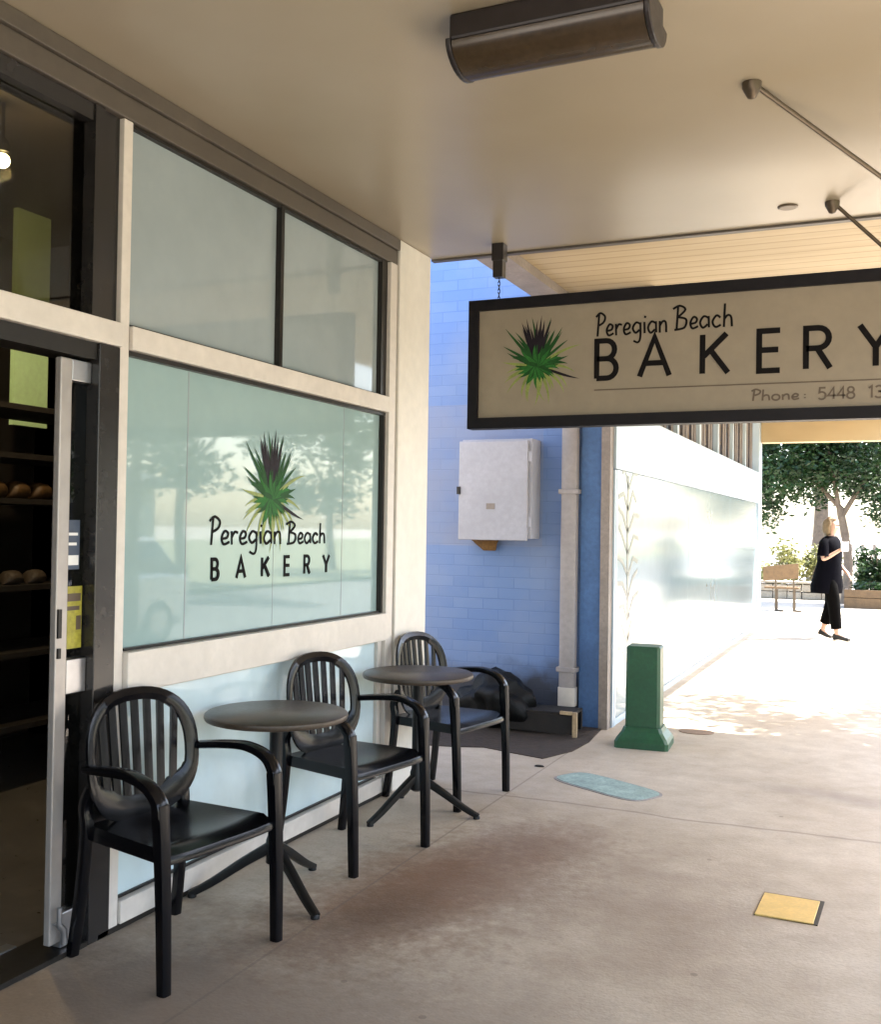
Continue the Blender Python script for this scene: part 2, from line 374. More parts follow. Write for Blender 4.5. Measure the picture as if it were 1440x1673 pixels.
SCRIPT = {
 'P': ([sm([(.02, 0), (.06, .5), (.10, 1.0)]), sm([(-.06, .86), (.16, 1.02), (.40, .86), (.34, .62), (.10, .48)])], .46),
 'e': ([sm([(.06, .22), (.28, .26), (.34, .42), (.18, .5), (.04, .25), (.14, .02), (.40, .10)])], .46),
 'r': ([[(.05, .5), (.07, 0)], sm([(.07, .28), (.2, .47), (.36, .44)])], .42),
 'g': ([sm([(.40, .44), (.2, .5), (.04, .27), (.18, .06), (.38, .18)]), sm([(.42, .5), (.42, -.15), (.30, -.36), (.08, -.28)])], .54),
 'i': ([[(.08, .5), (.1, .02)], [(.10, .68), (.13, .76)]], .24),
 'a': ([sm([(.42, .42), (.2, .5), (.03, .25), (.16, .02), (.38, .16)]), [(.42, .5), (.44, .02)]], .56),
 'n': ([[(.05, .5), (.06, 0)], sm([(.06, .3), (.2, .48), (.35, .42), (.38, 0)])], .50),
 'B': ([[(.10, 0), (.16, .98)], sm([(-.08, .90), (.24, 1.02), (.50, .84), (.16, .54)]), sm([(.16, .54), (.54, .42), (.46, .08), (.0, 0)])], .70),
 'c': ([sm([(.40, .40), (.22, .5), (.04, .25), (.18, .02), (.42, .10)])], .50),
 'h': ([[(.10, .98), (.06, 0)], sm([(.06, .3), (.22, .48), (.38, .40), (.42, 0)])], .54),
 'o': ([arc(.22, .25, .2, .25, 90, 450, 14)], .52),
 ' ': ([], .42), ':': ([[(.1, .1), (.1, .2)], [(.1, .42), (.1, .52)]], .3),
 '5': ([sm([(.44, 1)], 1)+[(.44, 1), (.08, 1), (.05, .58)]+arc(.2, .32, .26, .32, 100, -140)], .6),
 '4': ([[(.36, 0), (.36, 1), (0, .3), (.5, .3)]], .6),
 '8': ([arc(.23, .75, .19, .24, 90, 450, 14), arc(.23, .26, .23, .26, 90, 450, 14)], .6),
 '1': ([[(.05, .82), (.22, 1), (.22, 0)]], .44),
 '3': ([arc(.2, .75, .22, .25, 150, -90)+arc(.2, .25, .26, .26, 90, -150)], .6),
}
def ribbon(bm, pts, w, f, t=.002):
    P = [pts[0]]
    for p in pts[1:]:
        if math.dist(p, P[-1]) > 1e-5: P.append(p)
    if len(P) < 2: return
    L, R = [], []; n = len(P)
    for i, p in enumerate(P):
        def d(a, b):
            q = (b[0]-a[0], b[1]-a[1]); l = math.hypot(*q); return (q[0]/l, q[1]/l)
        d0 = d(P[i-1], p) if i else d(p, P[1]); d1 = d(p, P[i+1]) if i < n-1 else d0
        tx, ty = d0[0]+d1[0], d0[1]+d1[1]; l = math.hypot(tx, ty) or 1
        nx, ny = -ty/l, tx/l
        k = w/2/max(.45, nx*-d0[1]+ny*d0[0])
        L.append((p[0]+nx*k, p[1]+ny*k)); R.append((p[0]-nx*k, p[1]-ny*k))
    rings = [[f(*a, t), f(*b, t), f(*b, 0), f(*a, 0)] for a, b in zip(L, R)]
    loft(bm, rings)
def write_caps(bm, text, xs, z, h, w, f):
    for ch, x in zip(text, xs):
        for i, st in enumerate(CAPS[ch]): ribbon(bm, [(x+a*h, z+b*h) for a, b in st], w, f, .0022+.0015*i)
def write_script(bm, text, x, z, h, w, f, adv=1.0, slope=0.):
    i = 0
    for ch in text:
        st, a = SCRIPT[ch]
        for s in st:
            i += 1
            if len(s) > 1: ribbon(bm, [(x+u*h*adv, z+v*h+slope*(x+u*h*adv)) for u, v in s], w, f, .002+.0003*(i % 4))
        x += a*h*adv
    return x
def emblem(name, parent, cx, cz, s, f):
    """spiky plant print: narrow blades fanning from a low centre; dark upright ones, green sides, pale drooping ones"""
    bm = bmesh.new(); r = random.Random(3)
    def blade(a, r0, r1, w, bend, mi, d):
        pts = []
        for k in range(9):
            q = k/8; rr = r0+(r1-r0)*q; aa = rad(a+bend*q*q)
            pts.append((rr*math.cos(aa), rr*math.sin(aa)))
        Ls, Rs = [], []
        for k, p in enumerate(pts):
            q = k/8; ww = w*(math.sin(math.pi*min(1, .25+.75*q)))*.5
            a0 = pts[max(0, k-1)]; a1 = pts[min(8, k+1)]; l = math.dist(a0, a1)
            nx, ny = -(a1[1]-a0[1])/l, (a1[0]-a0[0])/l
            Ls.append((p[0]+nx*ww, p[1]+ny*ww)); Rs.append((p[0]-nx*ww, p[1]-ny*ww))
        V = [[bm.verts.new(f(cx+x*s, cz+y*s, d)) for x, y in row] for row in (Ls, Rs)]
        for k in range(8): bm.faces.new((V[0][k], V[1][k], V[1][k+1], V[0][k+1])).material_index = mi
    i = 0
    def dd():
        nonlocal i
        i += 1; return .0005+.00003*i
    for k in range(20):    # pale drooping blades
        a = 185+170*k/19+r.uniform(-6, 6); blade(a, .05, r.uniform(.55, .95), .07, (20 if a > 270 else -20)*r.uniform(.2, 1)*-1, 3, dd())
    for k in range(26): 
        a = -10+200*k/25+r.uniform(-6, 6); blade(a, .02, r.uniform(.45, .72), .10, r.uniform(-12, 12), 2 if k % 2 else 1, dd())
    for k in range(17):
        a = 50+80*k/16+r.uniform(-3, 3); blade(a, .10, r.uniform(.80, 1.18), .07, r.uniform(-6, 6), 0 if abs(a-95) < 20 and k % 3 else 1, dd())
    for k in range(7):
        a = 72+36*k/6+r.uniform(-3, 3); blade(a, .05, r.uniform(.7, 1.1), .085, r.uniform(-5, 5), 0, dd())
    for a, l, mi in ((28, 1.1, 3), (-22, 1.05, 0), (160, .8, 1), (175, .85, 3), (12, .75, 1), (150, .95, 1), (38, .9, 1)): blade(a, .25, l, .06, r.uniform(-6, 6), mi, dd())
    for k in range(22):
        a = 200+140*k/21+r.uniform(-9, 9); blade(a, .0, r.uniform(.3, .55), .085, r.uniform(-15, 15), 2 if k % 3 else 1, dd())
    for k in range(14):
        a = 20+140*k/13+r.uniform(-9, 9); blade(a, .0, r.uniform(.3, .5), .09, r.uniform(-15, 15), 1 if k % 3 else 2, dd())
    bm.normal_update()
    me = bpy.data.meshes.new(name)
    off = Vector((0, 0, 0)); q = parent
    while q is not None: off += q.location; q = q.parent
    bmesh.ops.translate(bm, verts=bm.verts, vec=-off)
    bm.to_mesh(me); bm.free()
    for k in ('leafdark', 'leafgreen', 'leafmid', 'leafpale'): me.materials.append(M[k])
    o = bpy.data.objects.new(name, me); COL.objects.link(o); o.parent = parent
    return o

# ---------------------------------------------------------------- the setting
bm = bmesh.new(); box(bm, -600, 600, -600, 600, -.6, -.13); struct('ground', bm, M['sand'])
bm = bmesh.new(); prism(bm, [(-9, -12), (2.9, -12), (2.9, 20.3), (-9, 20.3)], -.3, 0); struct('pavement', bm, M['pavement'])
bm = bmesh.new(); box(bm, 2.9, 3.05, -12, 20.45, -.3, .004); box(bm, -9, 2.9, 20.3, 20.45, -.3, .004); struct('kerb', bm, M['kerb'])
bm = bmesh.new(); box(bm, 3.05, 9.5, -80, 160, -.2, -.11); struct('road', bm, M['asphalt'])
bm = bmesh.new(); box(bm, 9.6, 60, -80, 160, -.2, -.02); struct('grass_verge', bm, M['grass'])
bm = bmesh.new()
prism(bm, [(-6, 5.85), (-2.75, 6.5), (-2.55, 6.58), (-2.3, 6.5), (-2.08, 6.44), (-1.97, 6.75), (-1.95, 7.1), (-1.99, 7.55), (-2.0, 7.64), (-6, 7.64)], -.02, .006)
struct('alley_soil', bm, M['soil'])

# ---------------------------------------------------------------- the bakery building
XF, XP = -2.60, -2.64
bak = thing('bakery_building', 'white framed bakery shopfront with frosted windows under a tan canopy', 'building', (-2.6, 3, 0))
bm = bmesh.new(); box(bm, -2.60, 3.0, -6, 5.70, 3.15, 3.34); obj('canopy', bm, M['ceiling'], bak)  # street edge, out of view, widened to cut bounce light on the ceiling
bx('canopy_edge', M['beam'], bak, -2.60, 3.0, 5.70, 5.745, 3.138, 3.36)
bx('fascia_beam', M['beam'], bak, (-2.75, -2.585, -6, 5.24, 3.085, 3.148), (-2.75, -2.60, -6, 5.24, 3.0, 3.083), bevel=.004)
bx('roof', M['roof'], bak, -9, -2.61, -6, 5.74, 3.62, 3.8)
pil = bx('pillar', M['pillar'], bak, -2.95, -2.585, 5.242, 5.66, 0, 3.1495, bevel=.006)
bx('side_wall', M['pillar'], bak, -9, -2.96, 5.5, 5.65, 0, 3.6)
bx('wall_above_beam', M['pillar'], bak, -2.9, -2.62, -6, 5.24, 3.15, 3.62)
bx('base_rail', M['cream'], bak, -2.70, -2.592, 3.008, 5.13, .022, .105, bevel=.003)
bx('plinth', M['darkframe'], bak, -2.72, -2.60, 2.90, 5.29, 0, .02)
bx('riser_panel', M['riser'], bak, -2.66, -2.632, 3.008, 5.083, .107, .868)
bx('riser_bead', M['darkframe'], bak, (-2.631, -2.620, 3.0, 5.083, .107, .117))
bx('riser_joint', M['cream'], bak, -2.70, -2.612, 5.085, 5.13, .107, .868, bevel=.002)
bx('sill', M['cream'], bak, -2.72, -2.580, 3.008, 5.133, .87, 1.022, bevel=.004)
bx('mullion', M['cream'], bak, -2.72, -2.604, 2.958, 3.006, .0, 2.998, bevel=.003)
bx('transom', M['cream'], bak, -2.72, -2.588, 3.008, 5.133, 2.147, 2.235, bevel=.003)
bx('transom', M['cream'], bak, -2.72, -2.588, -.5, 2.956, 2.147, 2.235, bevel=.003)
bx('end_jamb', M['cream'], bak, -2.72, -2.590, 5.135, 5.215, .022, 2.998, bevel=.003)
bx('jamb_groove', M['darkframe'], bak, -2.72, -2.66, 5.217, 5.24, 0, 2.998)
bx('dark_post', M['darkglasspost'], bak, -2.74, -2.600, 2.85, 2.956, 0, 2.145, bevel=.003)
# lower picture window
win = bx('window', M['film'], bak, XP-.01, XP, 3.0, 5.12, 1.03, 2.14)
win['label'] = 'large frosted green lower window printed with the bakery emblem'
bx('frame', M['darkframe'], win, (XP, -2.612, 3.008, 5.134, 2.128, 2.145), (XP, -2.612, 5.112, 5.134, 1.024, 2.126), (XP, -2.622, 3.032, 5.12, 1.024, 1.033))
bx('film_seam', M['filmgrey'], win, (XP-.001, XP+.0012, 3.405, 3.412, 1.034, 2.126), (XP-.001, XP+.0012, 4.705, 4.711, 1.034, 2.126), (XP-.001, XP+.0012, 4.055, 4.058, 1.034, 1.44))
fwin = lambda u, v, d: (XP+.001+d, u, v)
s_ = .995   # the glass lies a little behind the measured plane
bm = bmesh.new()
write_caps(bm, 'BAKERY', [3.585, 3.765, 3.965, 4.155, 4.335, 4.515], 1.268, .086, .016, fwin)
obj('bold_lettering', bm, M['ink'], win)
bm = bmesh.new()
xe = write_script(bm, 'Peregian', 3.575, 1.415, .118, .011, fwin, 1.30); xe = write_script(bm, 'Beach', 4.175, 1.415, .104, .011, fwin, 1.28)
obj('script_lettering', bm, M['ink'], win)
emblem('plant_emblem', win, 4.035, 1.63, .285, fwin)
# upper windows
for (y0, y1) in ((3.0, 4.036), (4.066, 5.068)):
    w = bx('window', M['filmgrey'], bak, XP-.01, XP, y0, y1, 2.24, 2.995)
    bx('frame', M['darkframe'], w, (XP, -2.615, y0, y1, 2.984, 2.997), (XP, -2.62, y0, y1, 2.237, 2.246))
bx('upper_mullion', M['darkframe'], bak, -2.70, -2.612, 4.038, 4.064, 2.237, 2.998)
bx('upper_jamb', M['darkframe'], bak, -2.72, -2.612, 5.07, 5.133, 2.237, 2.998)
# door bay
tw = bx('transom_window', M['tintglass'], bak, -2.668, -2.66, -.5, 2.814, 2.24, 2.93)
bx('frame', M['darkglasspost'], tw, (-2.72, -2.608, 2.815, 2.86, 2.237, 2.998), (-2.72, -2.625, 2.862, 2.956, 2.237, 2.998), (-2.72, -2.615, -.5, 2.813, 2.935, 2.998))
bx('threshold', M['darkframe'], bak, -2.78, -2.60, -.5, 2.848, -.02, .018)
bx('door_track', M['steel'], bak, -2.83, -2.782, -.5, 2.70, -.02, .022)
bx('door_head', M['darkframe'], bak, -2.74, -2.612, -.5, 2.848, 2.085, 2.145)
door = thing('sliding_door', 'pale steel framed glass bakery door slid open against the dark post', 'door', (-2.66, 2.8, 0))
bx('stile', M['stile'], door, -2.66, -2.632, 2.698, 2.752, .045, 2.075, bevel=.004)
bx('rail', M['steel'], door, (-2.685, -2.635, 2.754, 2.848, .02, .14), (-2.685, -2.635, 2.754, 2.848, 2.0, 2.075), (-2.690, -2.634, 2.754, 2.848, .90, 1.02), bevel=.003)
bx('glass_panel', M['glass'], door, (-2.664, -2.656, 2.754, 2.848, .142, .898), (-2.664, -2.656, 2.754, 2.848, 1.022, 1.998))
bx('lock', M['darkframe'], door, (-2.632, -2.624, 2.702, 2.718, 1.10, 1.20), (-2.632, -2.624, 2.704, 2.717, 1.03, 1.065))
hd = bmesh.new(); tube(hd, [(-2.632, 2.71, .12), (-2.60, 2.71, .12), (-2.60, 2.73, .10), (-2.60, 2.735, .05)], .012); tube(hd, [(-2.60, 2.71, .12), (-2.60, 2.71, .18)], .009)
obj('floor_bolt', hd, M['steel'], door, smooth=True)
ny = bx('notice', M['noticeyellow'], door, -2.655, -2.653, 2.758, 2.842, 1.055, 1.275); ny['label'] = 'yellow notice taped to the door glass'
bx('notice_print', M['inkbrown'], ny, (-2.653, -2.6518, 2.765, 2.835, 1.222, 1.250), (-2.653, -2.6518, 2.77, 2.83, 1.19, 1.205), (-2.653, -2.6518, 2.815, 2.838, 1.12, 1.17))
nb = bx('notice', M['noticeblue'], door, -2.655, -2.653, 2.752, 2.825, 1.335, 1.51); nb['label'] = 'small blue and white notice on the door glass'
bx('notice_print', M['white'], nb, (-2.653, -2.6518, 2.757, 2.820, 1.35, 1.385), (-2.653, -2.6518, 2.757, 2.81, 1.42, 1.43), (-2.653, -2.6518, 2.757, 2.815, 1.455, 1.465))
# interior shell
bx('interior_floor', M['tile'], bak, -5.6, -2.785, -.5, 5.5, -.015, .012)
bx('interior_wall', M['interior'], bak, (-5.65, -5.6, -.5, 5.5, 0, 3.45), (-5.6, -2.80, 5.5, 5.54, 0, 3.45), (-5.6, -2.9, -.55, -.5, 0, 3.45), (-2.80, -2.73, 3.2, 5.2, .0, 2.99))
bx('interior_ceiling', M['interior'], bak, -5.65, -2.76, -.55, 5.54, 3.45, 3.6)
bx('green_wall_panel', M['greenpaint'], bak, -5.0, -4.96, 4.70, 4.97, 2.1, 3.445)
# interior things
rack = thing('bread_rack', 'dark bakery rack of shelves inside the doorway', 'shelf rack', (-4.65, 4.3, .012))
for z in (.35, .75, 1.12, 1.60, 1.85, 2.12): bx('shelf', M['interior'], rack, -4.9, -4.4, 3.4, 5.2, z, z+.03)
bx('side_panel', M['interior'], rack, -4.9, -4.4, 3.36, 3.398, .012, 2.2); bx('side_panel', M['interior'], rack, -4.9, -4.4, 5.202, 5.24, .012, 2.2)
def loaf(bm, x, y, z, l, w, h):
    rings = []
    for k in range(9):
        q = -1+2*k/8; s = max(.12, (1-q**4)**.5)
        rings.append([(x+w*s*math.cos(a), y+q*l, z+max(0, h*s*(.5+.5*math.sin(a)))) for a in [2*math.pi*i/12 for i in range(12)]])
    loft(bm, rings)
names = ['golden loaf, leftmost on the upper bakery shelf', 'golden loaf, second from the left on the upper bakery shelf', 'golden loaf, third along the upper bakery shelf', 'golden loaf at the right end of the upper bakery shelf']
for i in range(4):
    bm = bmesh.new(); loaf(bm, -4.52, 3.98+.165*i, 1.63, .075, .07, .10)
    tag(obj('bread_loaf', bm, M['bread'], smooth=True, loc=(-4.52, 3.98+.165*i, 1.63)), names[i], 'bread', 'loaves on the bakery rack')
for i, nm in enumerate(['pale roll at the left of the lower bakery shelf', 'pale roll in the middle of the lower bakery shelf', 'pale roll at the right of the lower bakery shelf']):
    bm = bmesh.new(); loaf(bm, -4.5, 4.1+.17*i, 1.15, .06, .06, .08)
    tag(obj('bread_roll', bm, M['bread2'], smooth=True, loc=(-4.5, 4.1+.17*i, 1.15)), nm, 'bread', 'rolls on the bakery rack')
lamp = thing('pendant_lamp', 'small glowing pendant bulb inside above the bakery door', 'lamp', (-3.8, 3.50, 3.18))
bm = bmesh.new(); tube(bm, [(-3.8, 3.50, 3.25), (-3.8, 3.50, 3.449)], .008); lathe(bm, [(.03, .04), (.035, .07), (.02, .10)], (-3.8, 3.5, 3.18)); obj('cord', bm, M['darkframe'], lamp)
bm = bmesh.new(); bmesh.ops.create_icosphere(bm, subdivisions=2, radius=.035, matrix=Matrix.Translation((-3.8, 3.50, 3.18)))
me_, t_, p_ = new_mat('bulb_glow'); p_.inputs['Emission Color'].default_value = (1, .85, .5, 1); p_.inputs['Emission Strength'].default_value = 12
obj('bulb', bm, me_, lamp, smooth=True)
pl = bpy.data.lights.new('bulb_light', 'POINT'); pl.energy = 14; pl.color = (1, .78, .45); pl.shadow_soft_size = .05
po = bpy.data.objects.new('bulb_light', pl); COL.objects.link(po); po.parent = lamp; po.location = (0, 0, -.06)

# ---------------------------------------------------------------- ceiling light
cl = thing('ceiling_light', 'long dark ceiling light with a brown rounded lens', 'light', (-.99, 3.09, 3.15), rad(-1.0))
def half_round(bm, x0, x1, w, h, z):
    rings = []
    for x in (x0, x1):
        rings.append([(x, w*math.cos(a), z-h*math.sin(a)) for a in [math.pi*k/14 for k in range(15)]])
    loft(bm, rings)
bm = bmesh.new(); box(bm, -.32, .32, -.115, .115, -.085, 0); o = obj('housing', bm, M['lightbody'], None, bevel=.01); o.parent = cl
bm = bmesh.new(); half_round(bm, -.31, .31, .113, .075, -.086); o = obj('lens', bm, M['lens'], None, smooth=True); o.parent = cl
for x0, x1 in ((-.33, -.312), (.312, .33)):
    bm = bmesh.new(); half_round(bm, x0, x1, .122, .085, -.08); o = obj('end_cap', bm, M['lightbody'], None, bevel=.004); o.parent = cl

# ---------------------------------------------------------------- the hanging sign
SY = 5.47
sign = thing('hanging_sign', 'long black framed bakery sign hanging across the footpath', 'sign', (-.8, 5.5, 2.075))
x0, x1, z0, z1, fwd = -2.245, .66, 2.075, 2.815, .062
bx('frame', M['signframe'], sign, (x0, x1, 5.45, 5.54, z1-fwd, z1), (x0, x1, 5.45, 5.54, z0, z0+fwd), (x0, x0+fwd, 5.451, 5.539, z0+fwd, z1-fwd), (x1-fwd, x1, 5.451, 5.539, z0+fwd, z1-fwd))
panel = bx('panel', M['signpanel'], sign, x0+fwd, x1-fwd, SY, 5.52, z0+fwd, z1-fwd)
fs = lambda u, v, d: (u, SY-.0005-d, v)
bm = bmesh.new(); write_caps(bm, 'BAKERY', [-1.487, -1.250, -.917, -.630, -.402, -.150], 2.335, .205, .029, fs); obj('bold_lettering', bm, M['ink'], panel)
bm = bmesh.new()
write_script(bm, 'Peregian', -1.487, 2.566, .125, .011, fs, .86); write_script(bm, 'Beach', -1.065, 2.575, .125, .011, fs, .90)
obj('script_lettering', bm, M['ink'], panel)
bm = bmesh.new(); ribbon(bm, [(-1.5, 2.272), (.35, 2.266)], .006, fs); write_script(bm, 'Phone', -.660, 2.182, .058, .009, fs, 1.62); write_script(bm, ':', -.41, 2.182, .05, .009, fs); write_script(bm, '5448', -.340, 2.178, .058, .009, fs, 1.28); write_script(bm, '13', -.11, 2.178, .058, .009, fs, 1.35)
obj('phone_lettering', bm, M['inkbrown'], panel)
emblem('plant_emblem', panel, -1.83, 2.425, .25, fs)
for hx in (-2.09, .52):
    h = bx('hanger', M['lightbody'], sign, (hx-.03, hx+.03, 5.50, 5.56, 2.955, 3.149), (hx-.036, hx+.036, 5.494, 5.566, 3.05, 3.149), bevel=.003)
    bm = bmesh.new()
    for k in range(6):
        z = 2.943-.022*k; a = [2*math.pi*i/12 for i in range(13)]
        if k % 2: tube(bm, [(hx+.007*math.cos(q), 5.53, z+.014*math.sin(q)) for q in a], .0025, 6)
        else: tube(bm, [(hx, 5.53+.007*math.cos(q), z+.014*math.sin(q)) for q in a], .0025, 6)
    obj('chain', bm, M['blackmetal'], h, smooth=True)
def rod(a, b, label):
    a, b = Vector(a), Vector(b); t = thing('stay_rod', label, 'rod', a, 0, 'stay rods bracing the hanging sign')
    bm = bmesh.new(); tube(bm, [a+(b-a).normalized()*.03, b], .0095); obj('rod', bm, M['rod'], t, smooth=True)
    bm = bmesh.new(); lathe(bm, [(.036, -.001), (.034, -.02), (.016, -.055), (.004, -.06)], a, 16); obj('ceiling_bracket', bm, M['rod'], t, smooth=True)
rod((-.48, 3.86, 3.15), (.45, 5.52, 2.82), 'longer metal rod anchored in the middle of the tan ceiling')
rod((-.28, 5.40, 3.15), (.06, 5.52, 2.82), 'short metal rod anchored near the ceiling edge above the sign')
bm = bmesh.new(); lathe(bm, [(.05, 0), (.05, -.004), (.04, -.008)], (-.49, 5.40, 3.1495), 20)
tag(obj('ceiling_plate', bm, M['rod'], loc=(-.49, 5.40, 3.15)), 'small round blanking plate on the ceiling near the short rod', 'plate')

# ---------------------------------------------------------------- neighbouring blue shop
nei = thing('blue_shop_building', 'pale blue brick shop with long glazed front beyond the bakery', 'building', (-1.95, 12, 0))
bx('brick_side_wall', M['brick'], nei, -9, -2.182, 7.65, 7.85, 0, 4.6)
bx('dark_blue_pier', M['darkblue'], nei, -2.180, -2.022, 7.62, 7.85, 0, 3.298)
bx('corner_post', M['postgrey'], nei, -2.020, -1.952, 7.60, 7.70, 0, 3.298)
XG = -1.95
bx('shopfront_frame', M['palecream'], nei, (-2.0, XG+.012, 7.702, 7.735, 0, 1.97), (-2.0, XG+.012, 7.75, 7.80, 0, 1.97), (-2.0, XG+.006, 7.80, 16.9, 0, .05))
bx('frame_groove', M['darkframe'], nei, -2.0, XG-.004, 7.736, 7.749, 0, 1.97)
for y0, y1 in ((7.802, 10.9), (10.906, 13.9), (13.906, 16.9)):
    bx('shop_window', M['shopglass'], nei, XG-.01, XG, y0, y1, .052, 1.975)
pane = [o for o in nei.children if o.name.startswith('shop_window')][0]
fg = lambda u, v, d: (XG+.0008+d*.5, u, v)
bm = bmesh.new(); rp = random.Random(4)
ribbon(bm, [(8.20+.03*math.sin(3*z), z) for z in [.25+.17*k for k in range(11)]], .06, fg)
for k in range(9):
    z = .45+.175*k
    for sg in (-1, 1):
        l = rp.uniform(.22, .40); ribbon(bm, [(8.20+sg*.02, z), (8.20+sg*l*.5, z+.10+rp.uniform(0, .06)), (8.20+sg*l, z+.12+rp.uniform(-.05, .1))], .035, fg)
obj('frond_pattern', bm, M['print'], pane)  # branching frond pattern laid on the near pane as flat pale strips
bx('fascia_band', M['palecream'], nei, -2.1, XG+.02, 7.702, 16.9, 1.98, 2.465, bevel=.004)
ys = [7.75+1.3*k for k in range(8)]
for k in range(7):
    w = bx('upper_window', M['windowdark'], nei, -2.03, -2.02, ys[k]+.05, ys[k+1]-.05, 2.47, 3.29)
    cy = [ys[k]+.12+.17*j for j in range(7) if (j+k) % 3]
    bx('curtain', M['curtain'], w, *[(-2.018, -2.006, c, c+.11, 2.475, 3.285) for c in cy])
bx('window_mullions', M['palecream'], nei, *[(-2.06, -1.965, y-.045, y+.045, 2.467, 3.296) for y in ys[1:7]])
bx('end_pier', M['palecream'], nei, -2.1, -1.93, 16.902, 17.3, 0, 3.296, bevel=.005)
bx('end_wall', M['palecream'], nei, -9, -2.1, 17.1, 17.3, 0, 4.2)
bm = bmesh.new(); prism(bm, [(-2.248, 5.80), (1.95, 5.80), (1.95, 9.3), (.12, 9.3), (.12, 17.4), (-1.93, 17.4), (-1.93, 17.31), (-2.09, 17.31), (-2.09, 7.86), (-2.02, 7.86), (-2.02, 7.60), (-2.248, 7.60)], 3.30, 3.42)  # street edge, out of view, stepped in to let sun onto the far footpath
obj('soffit', bm, M['boards'], nei)
bx('soffit_edge', M['postgrey'], nei, -2.46, -2.25, 5.80, 7.598, 3.235, 3.44)
bx('end_beam', M['boards'], nei, -1.925, .12, 17.1, 17.38, 2.96, 3.298)
bx('shopfront_header', M['darkblue'], nei, -2.02, -1.6, 7.45, 7.60, 3.08, 3.298)
bx('roof', M['roof'], nei, -9, -2.1, 7.86, 17.3, 4.21, 4.3)

# downpipe with a swan neck into the gutter
dp = thing('downpipe', 'beige downpipe running down the blue brick wall', 'pipe', (-2.26, 7.6, 0))
bm = bmesh.new(); sweep(bm, [(-2.262, 7.595, .17), (-2.262, 7.595, 1.2), (-2.262, 7.595, 2.95)], .062, .045, (1, 0, 0), 12, 6); obj('pipe', bm, M['pipe'], dp, smooth=True)
bm = bmesh.new(); sweep(bm, spline([(-2.262, 7.595, 2.95), (-2.30, 7.58, 3.03), (-2.42, 7.50, 3.12), (-2.47, 7.44, 3.24)], 5), .062, .05, (1, 0, 0), 12, 5); obj('swan_neck', bm, M['postgrey'], dp, smooth=True)
bx('bracket', M['pipe'], dp, (-2.34, -2.184, 7.54, 7.649, .42, .455), (-2.34, -2.184, 7.54, 7.649, 1.78, 1.815), bevel=.003)
bm = bmesh.new(); sweep(bm, [(-2.262, 7.595, .30), (-2.262, 7.595, .16)], .068, .05, (1, 0, 0), 12, 6); obj('foot_collar', bm, M['cream'], dp, smooth=True)

mb = thing('meter_box', 'pale grey metal meter box on the blue brick wall', 'meter box', (-2.85, 7.5, 1.4))
bx('cabinet', M['boxmetal'], mb, -3.10, -2.52, 7.44, 7.649, 1.43, 2.20, bevel=.006)
dr = bx('door', M['boxmetal'], mb, -3.115, -2.545, 7.41, 7.438, 1.415, 2.185, bevel=.006)
bx('latch', M['darkframe'], dr, (-3.125, -3.10, 7.395, 7.41, 1.77, 1.83)); bx('badge', M['postgrey'], dr, (-2.88, -2.81, 7.4065, 7.4105, 1.655, 1.70))
bx('hinge', M['boxmetal'], mb, (-2.545, -2.515, 7.42, 7.439, 1.52, 1.60), (-2.545, -2.515, 7.42, 7.439, 2.02, 2.10))
bm = bmesh.new(); 
rr = random.Random(5)
loft(bm, [[(-2.97+(.12-.015*k)*math.cos(a)*(1+.2*rr.random())+.01*k, 7.60+.035*math.sin(a), 1.43-.02*k) for a in [2*math.pi*i/14 for i in range(14)]] for k in range(6)])
tag(obj('rusty_bracket', bm, M['rust'], smooth=True, loc=(-2.97, 7.6, 1.35)), 'rust coloured lump under the meter box on the blue wall', 'bracket')
# black bag and timber box at the foot of the wall
bm = bmesh.new(); bmesh.ops.create_icosphere(bm, subdivisions=4, radius=1)
for v in bm.verts:
    c = v.co.copy(); n = 1+.10*math.sin(5*c.x+3*c.z)+.08*math.sin(9*c.y+4*c.z+1)+.06*math.sin(13*c.x-7*c.y)
    v.co = Vector((-2.72+.30*c.x*n, 7.33+.24*c.y*n, .19+max(-.185, .19*c.z*n+.05*(max(0, c.z)**6))))
lathe(bm, [(.09, .0), (.025, .04), (.02, .05), (.035, .07), (.045, .085)], (-2.76, 7.31, .345), 14)
bag = obj('rubbish_bag', bm, M['bag'], smooth=True, loc=(-2.72, 7.33, .006)); tag(bag, 'black rubbish bag slumped at the foot of the blue wall', 'bag')
cr = thing('timber_crate', 'low dark timber crate with a pale end post by the downpipe', 'crate', (-2.35, 7.3, .006))
bx('boards', M['timber'], cr, (-2.62, -2.10, 7.19, 7.22, .02, .155), (-2.62, -2.10, 7.42, 7.45, .02, .155), (-2.64, -2.62, 7.19, 7.45, .01, .16), (-2.62, -2.10, 7.19, 7.45, .156, .176), bevel=.003)
bx('end_post', M['paletimber'], cr, (-2.098, -2.065, 7.17, 7.20, .006, .185), (-2.19, -2.098, 7.165, 7.188, .165, .19), bevel=.003)

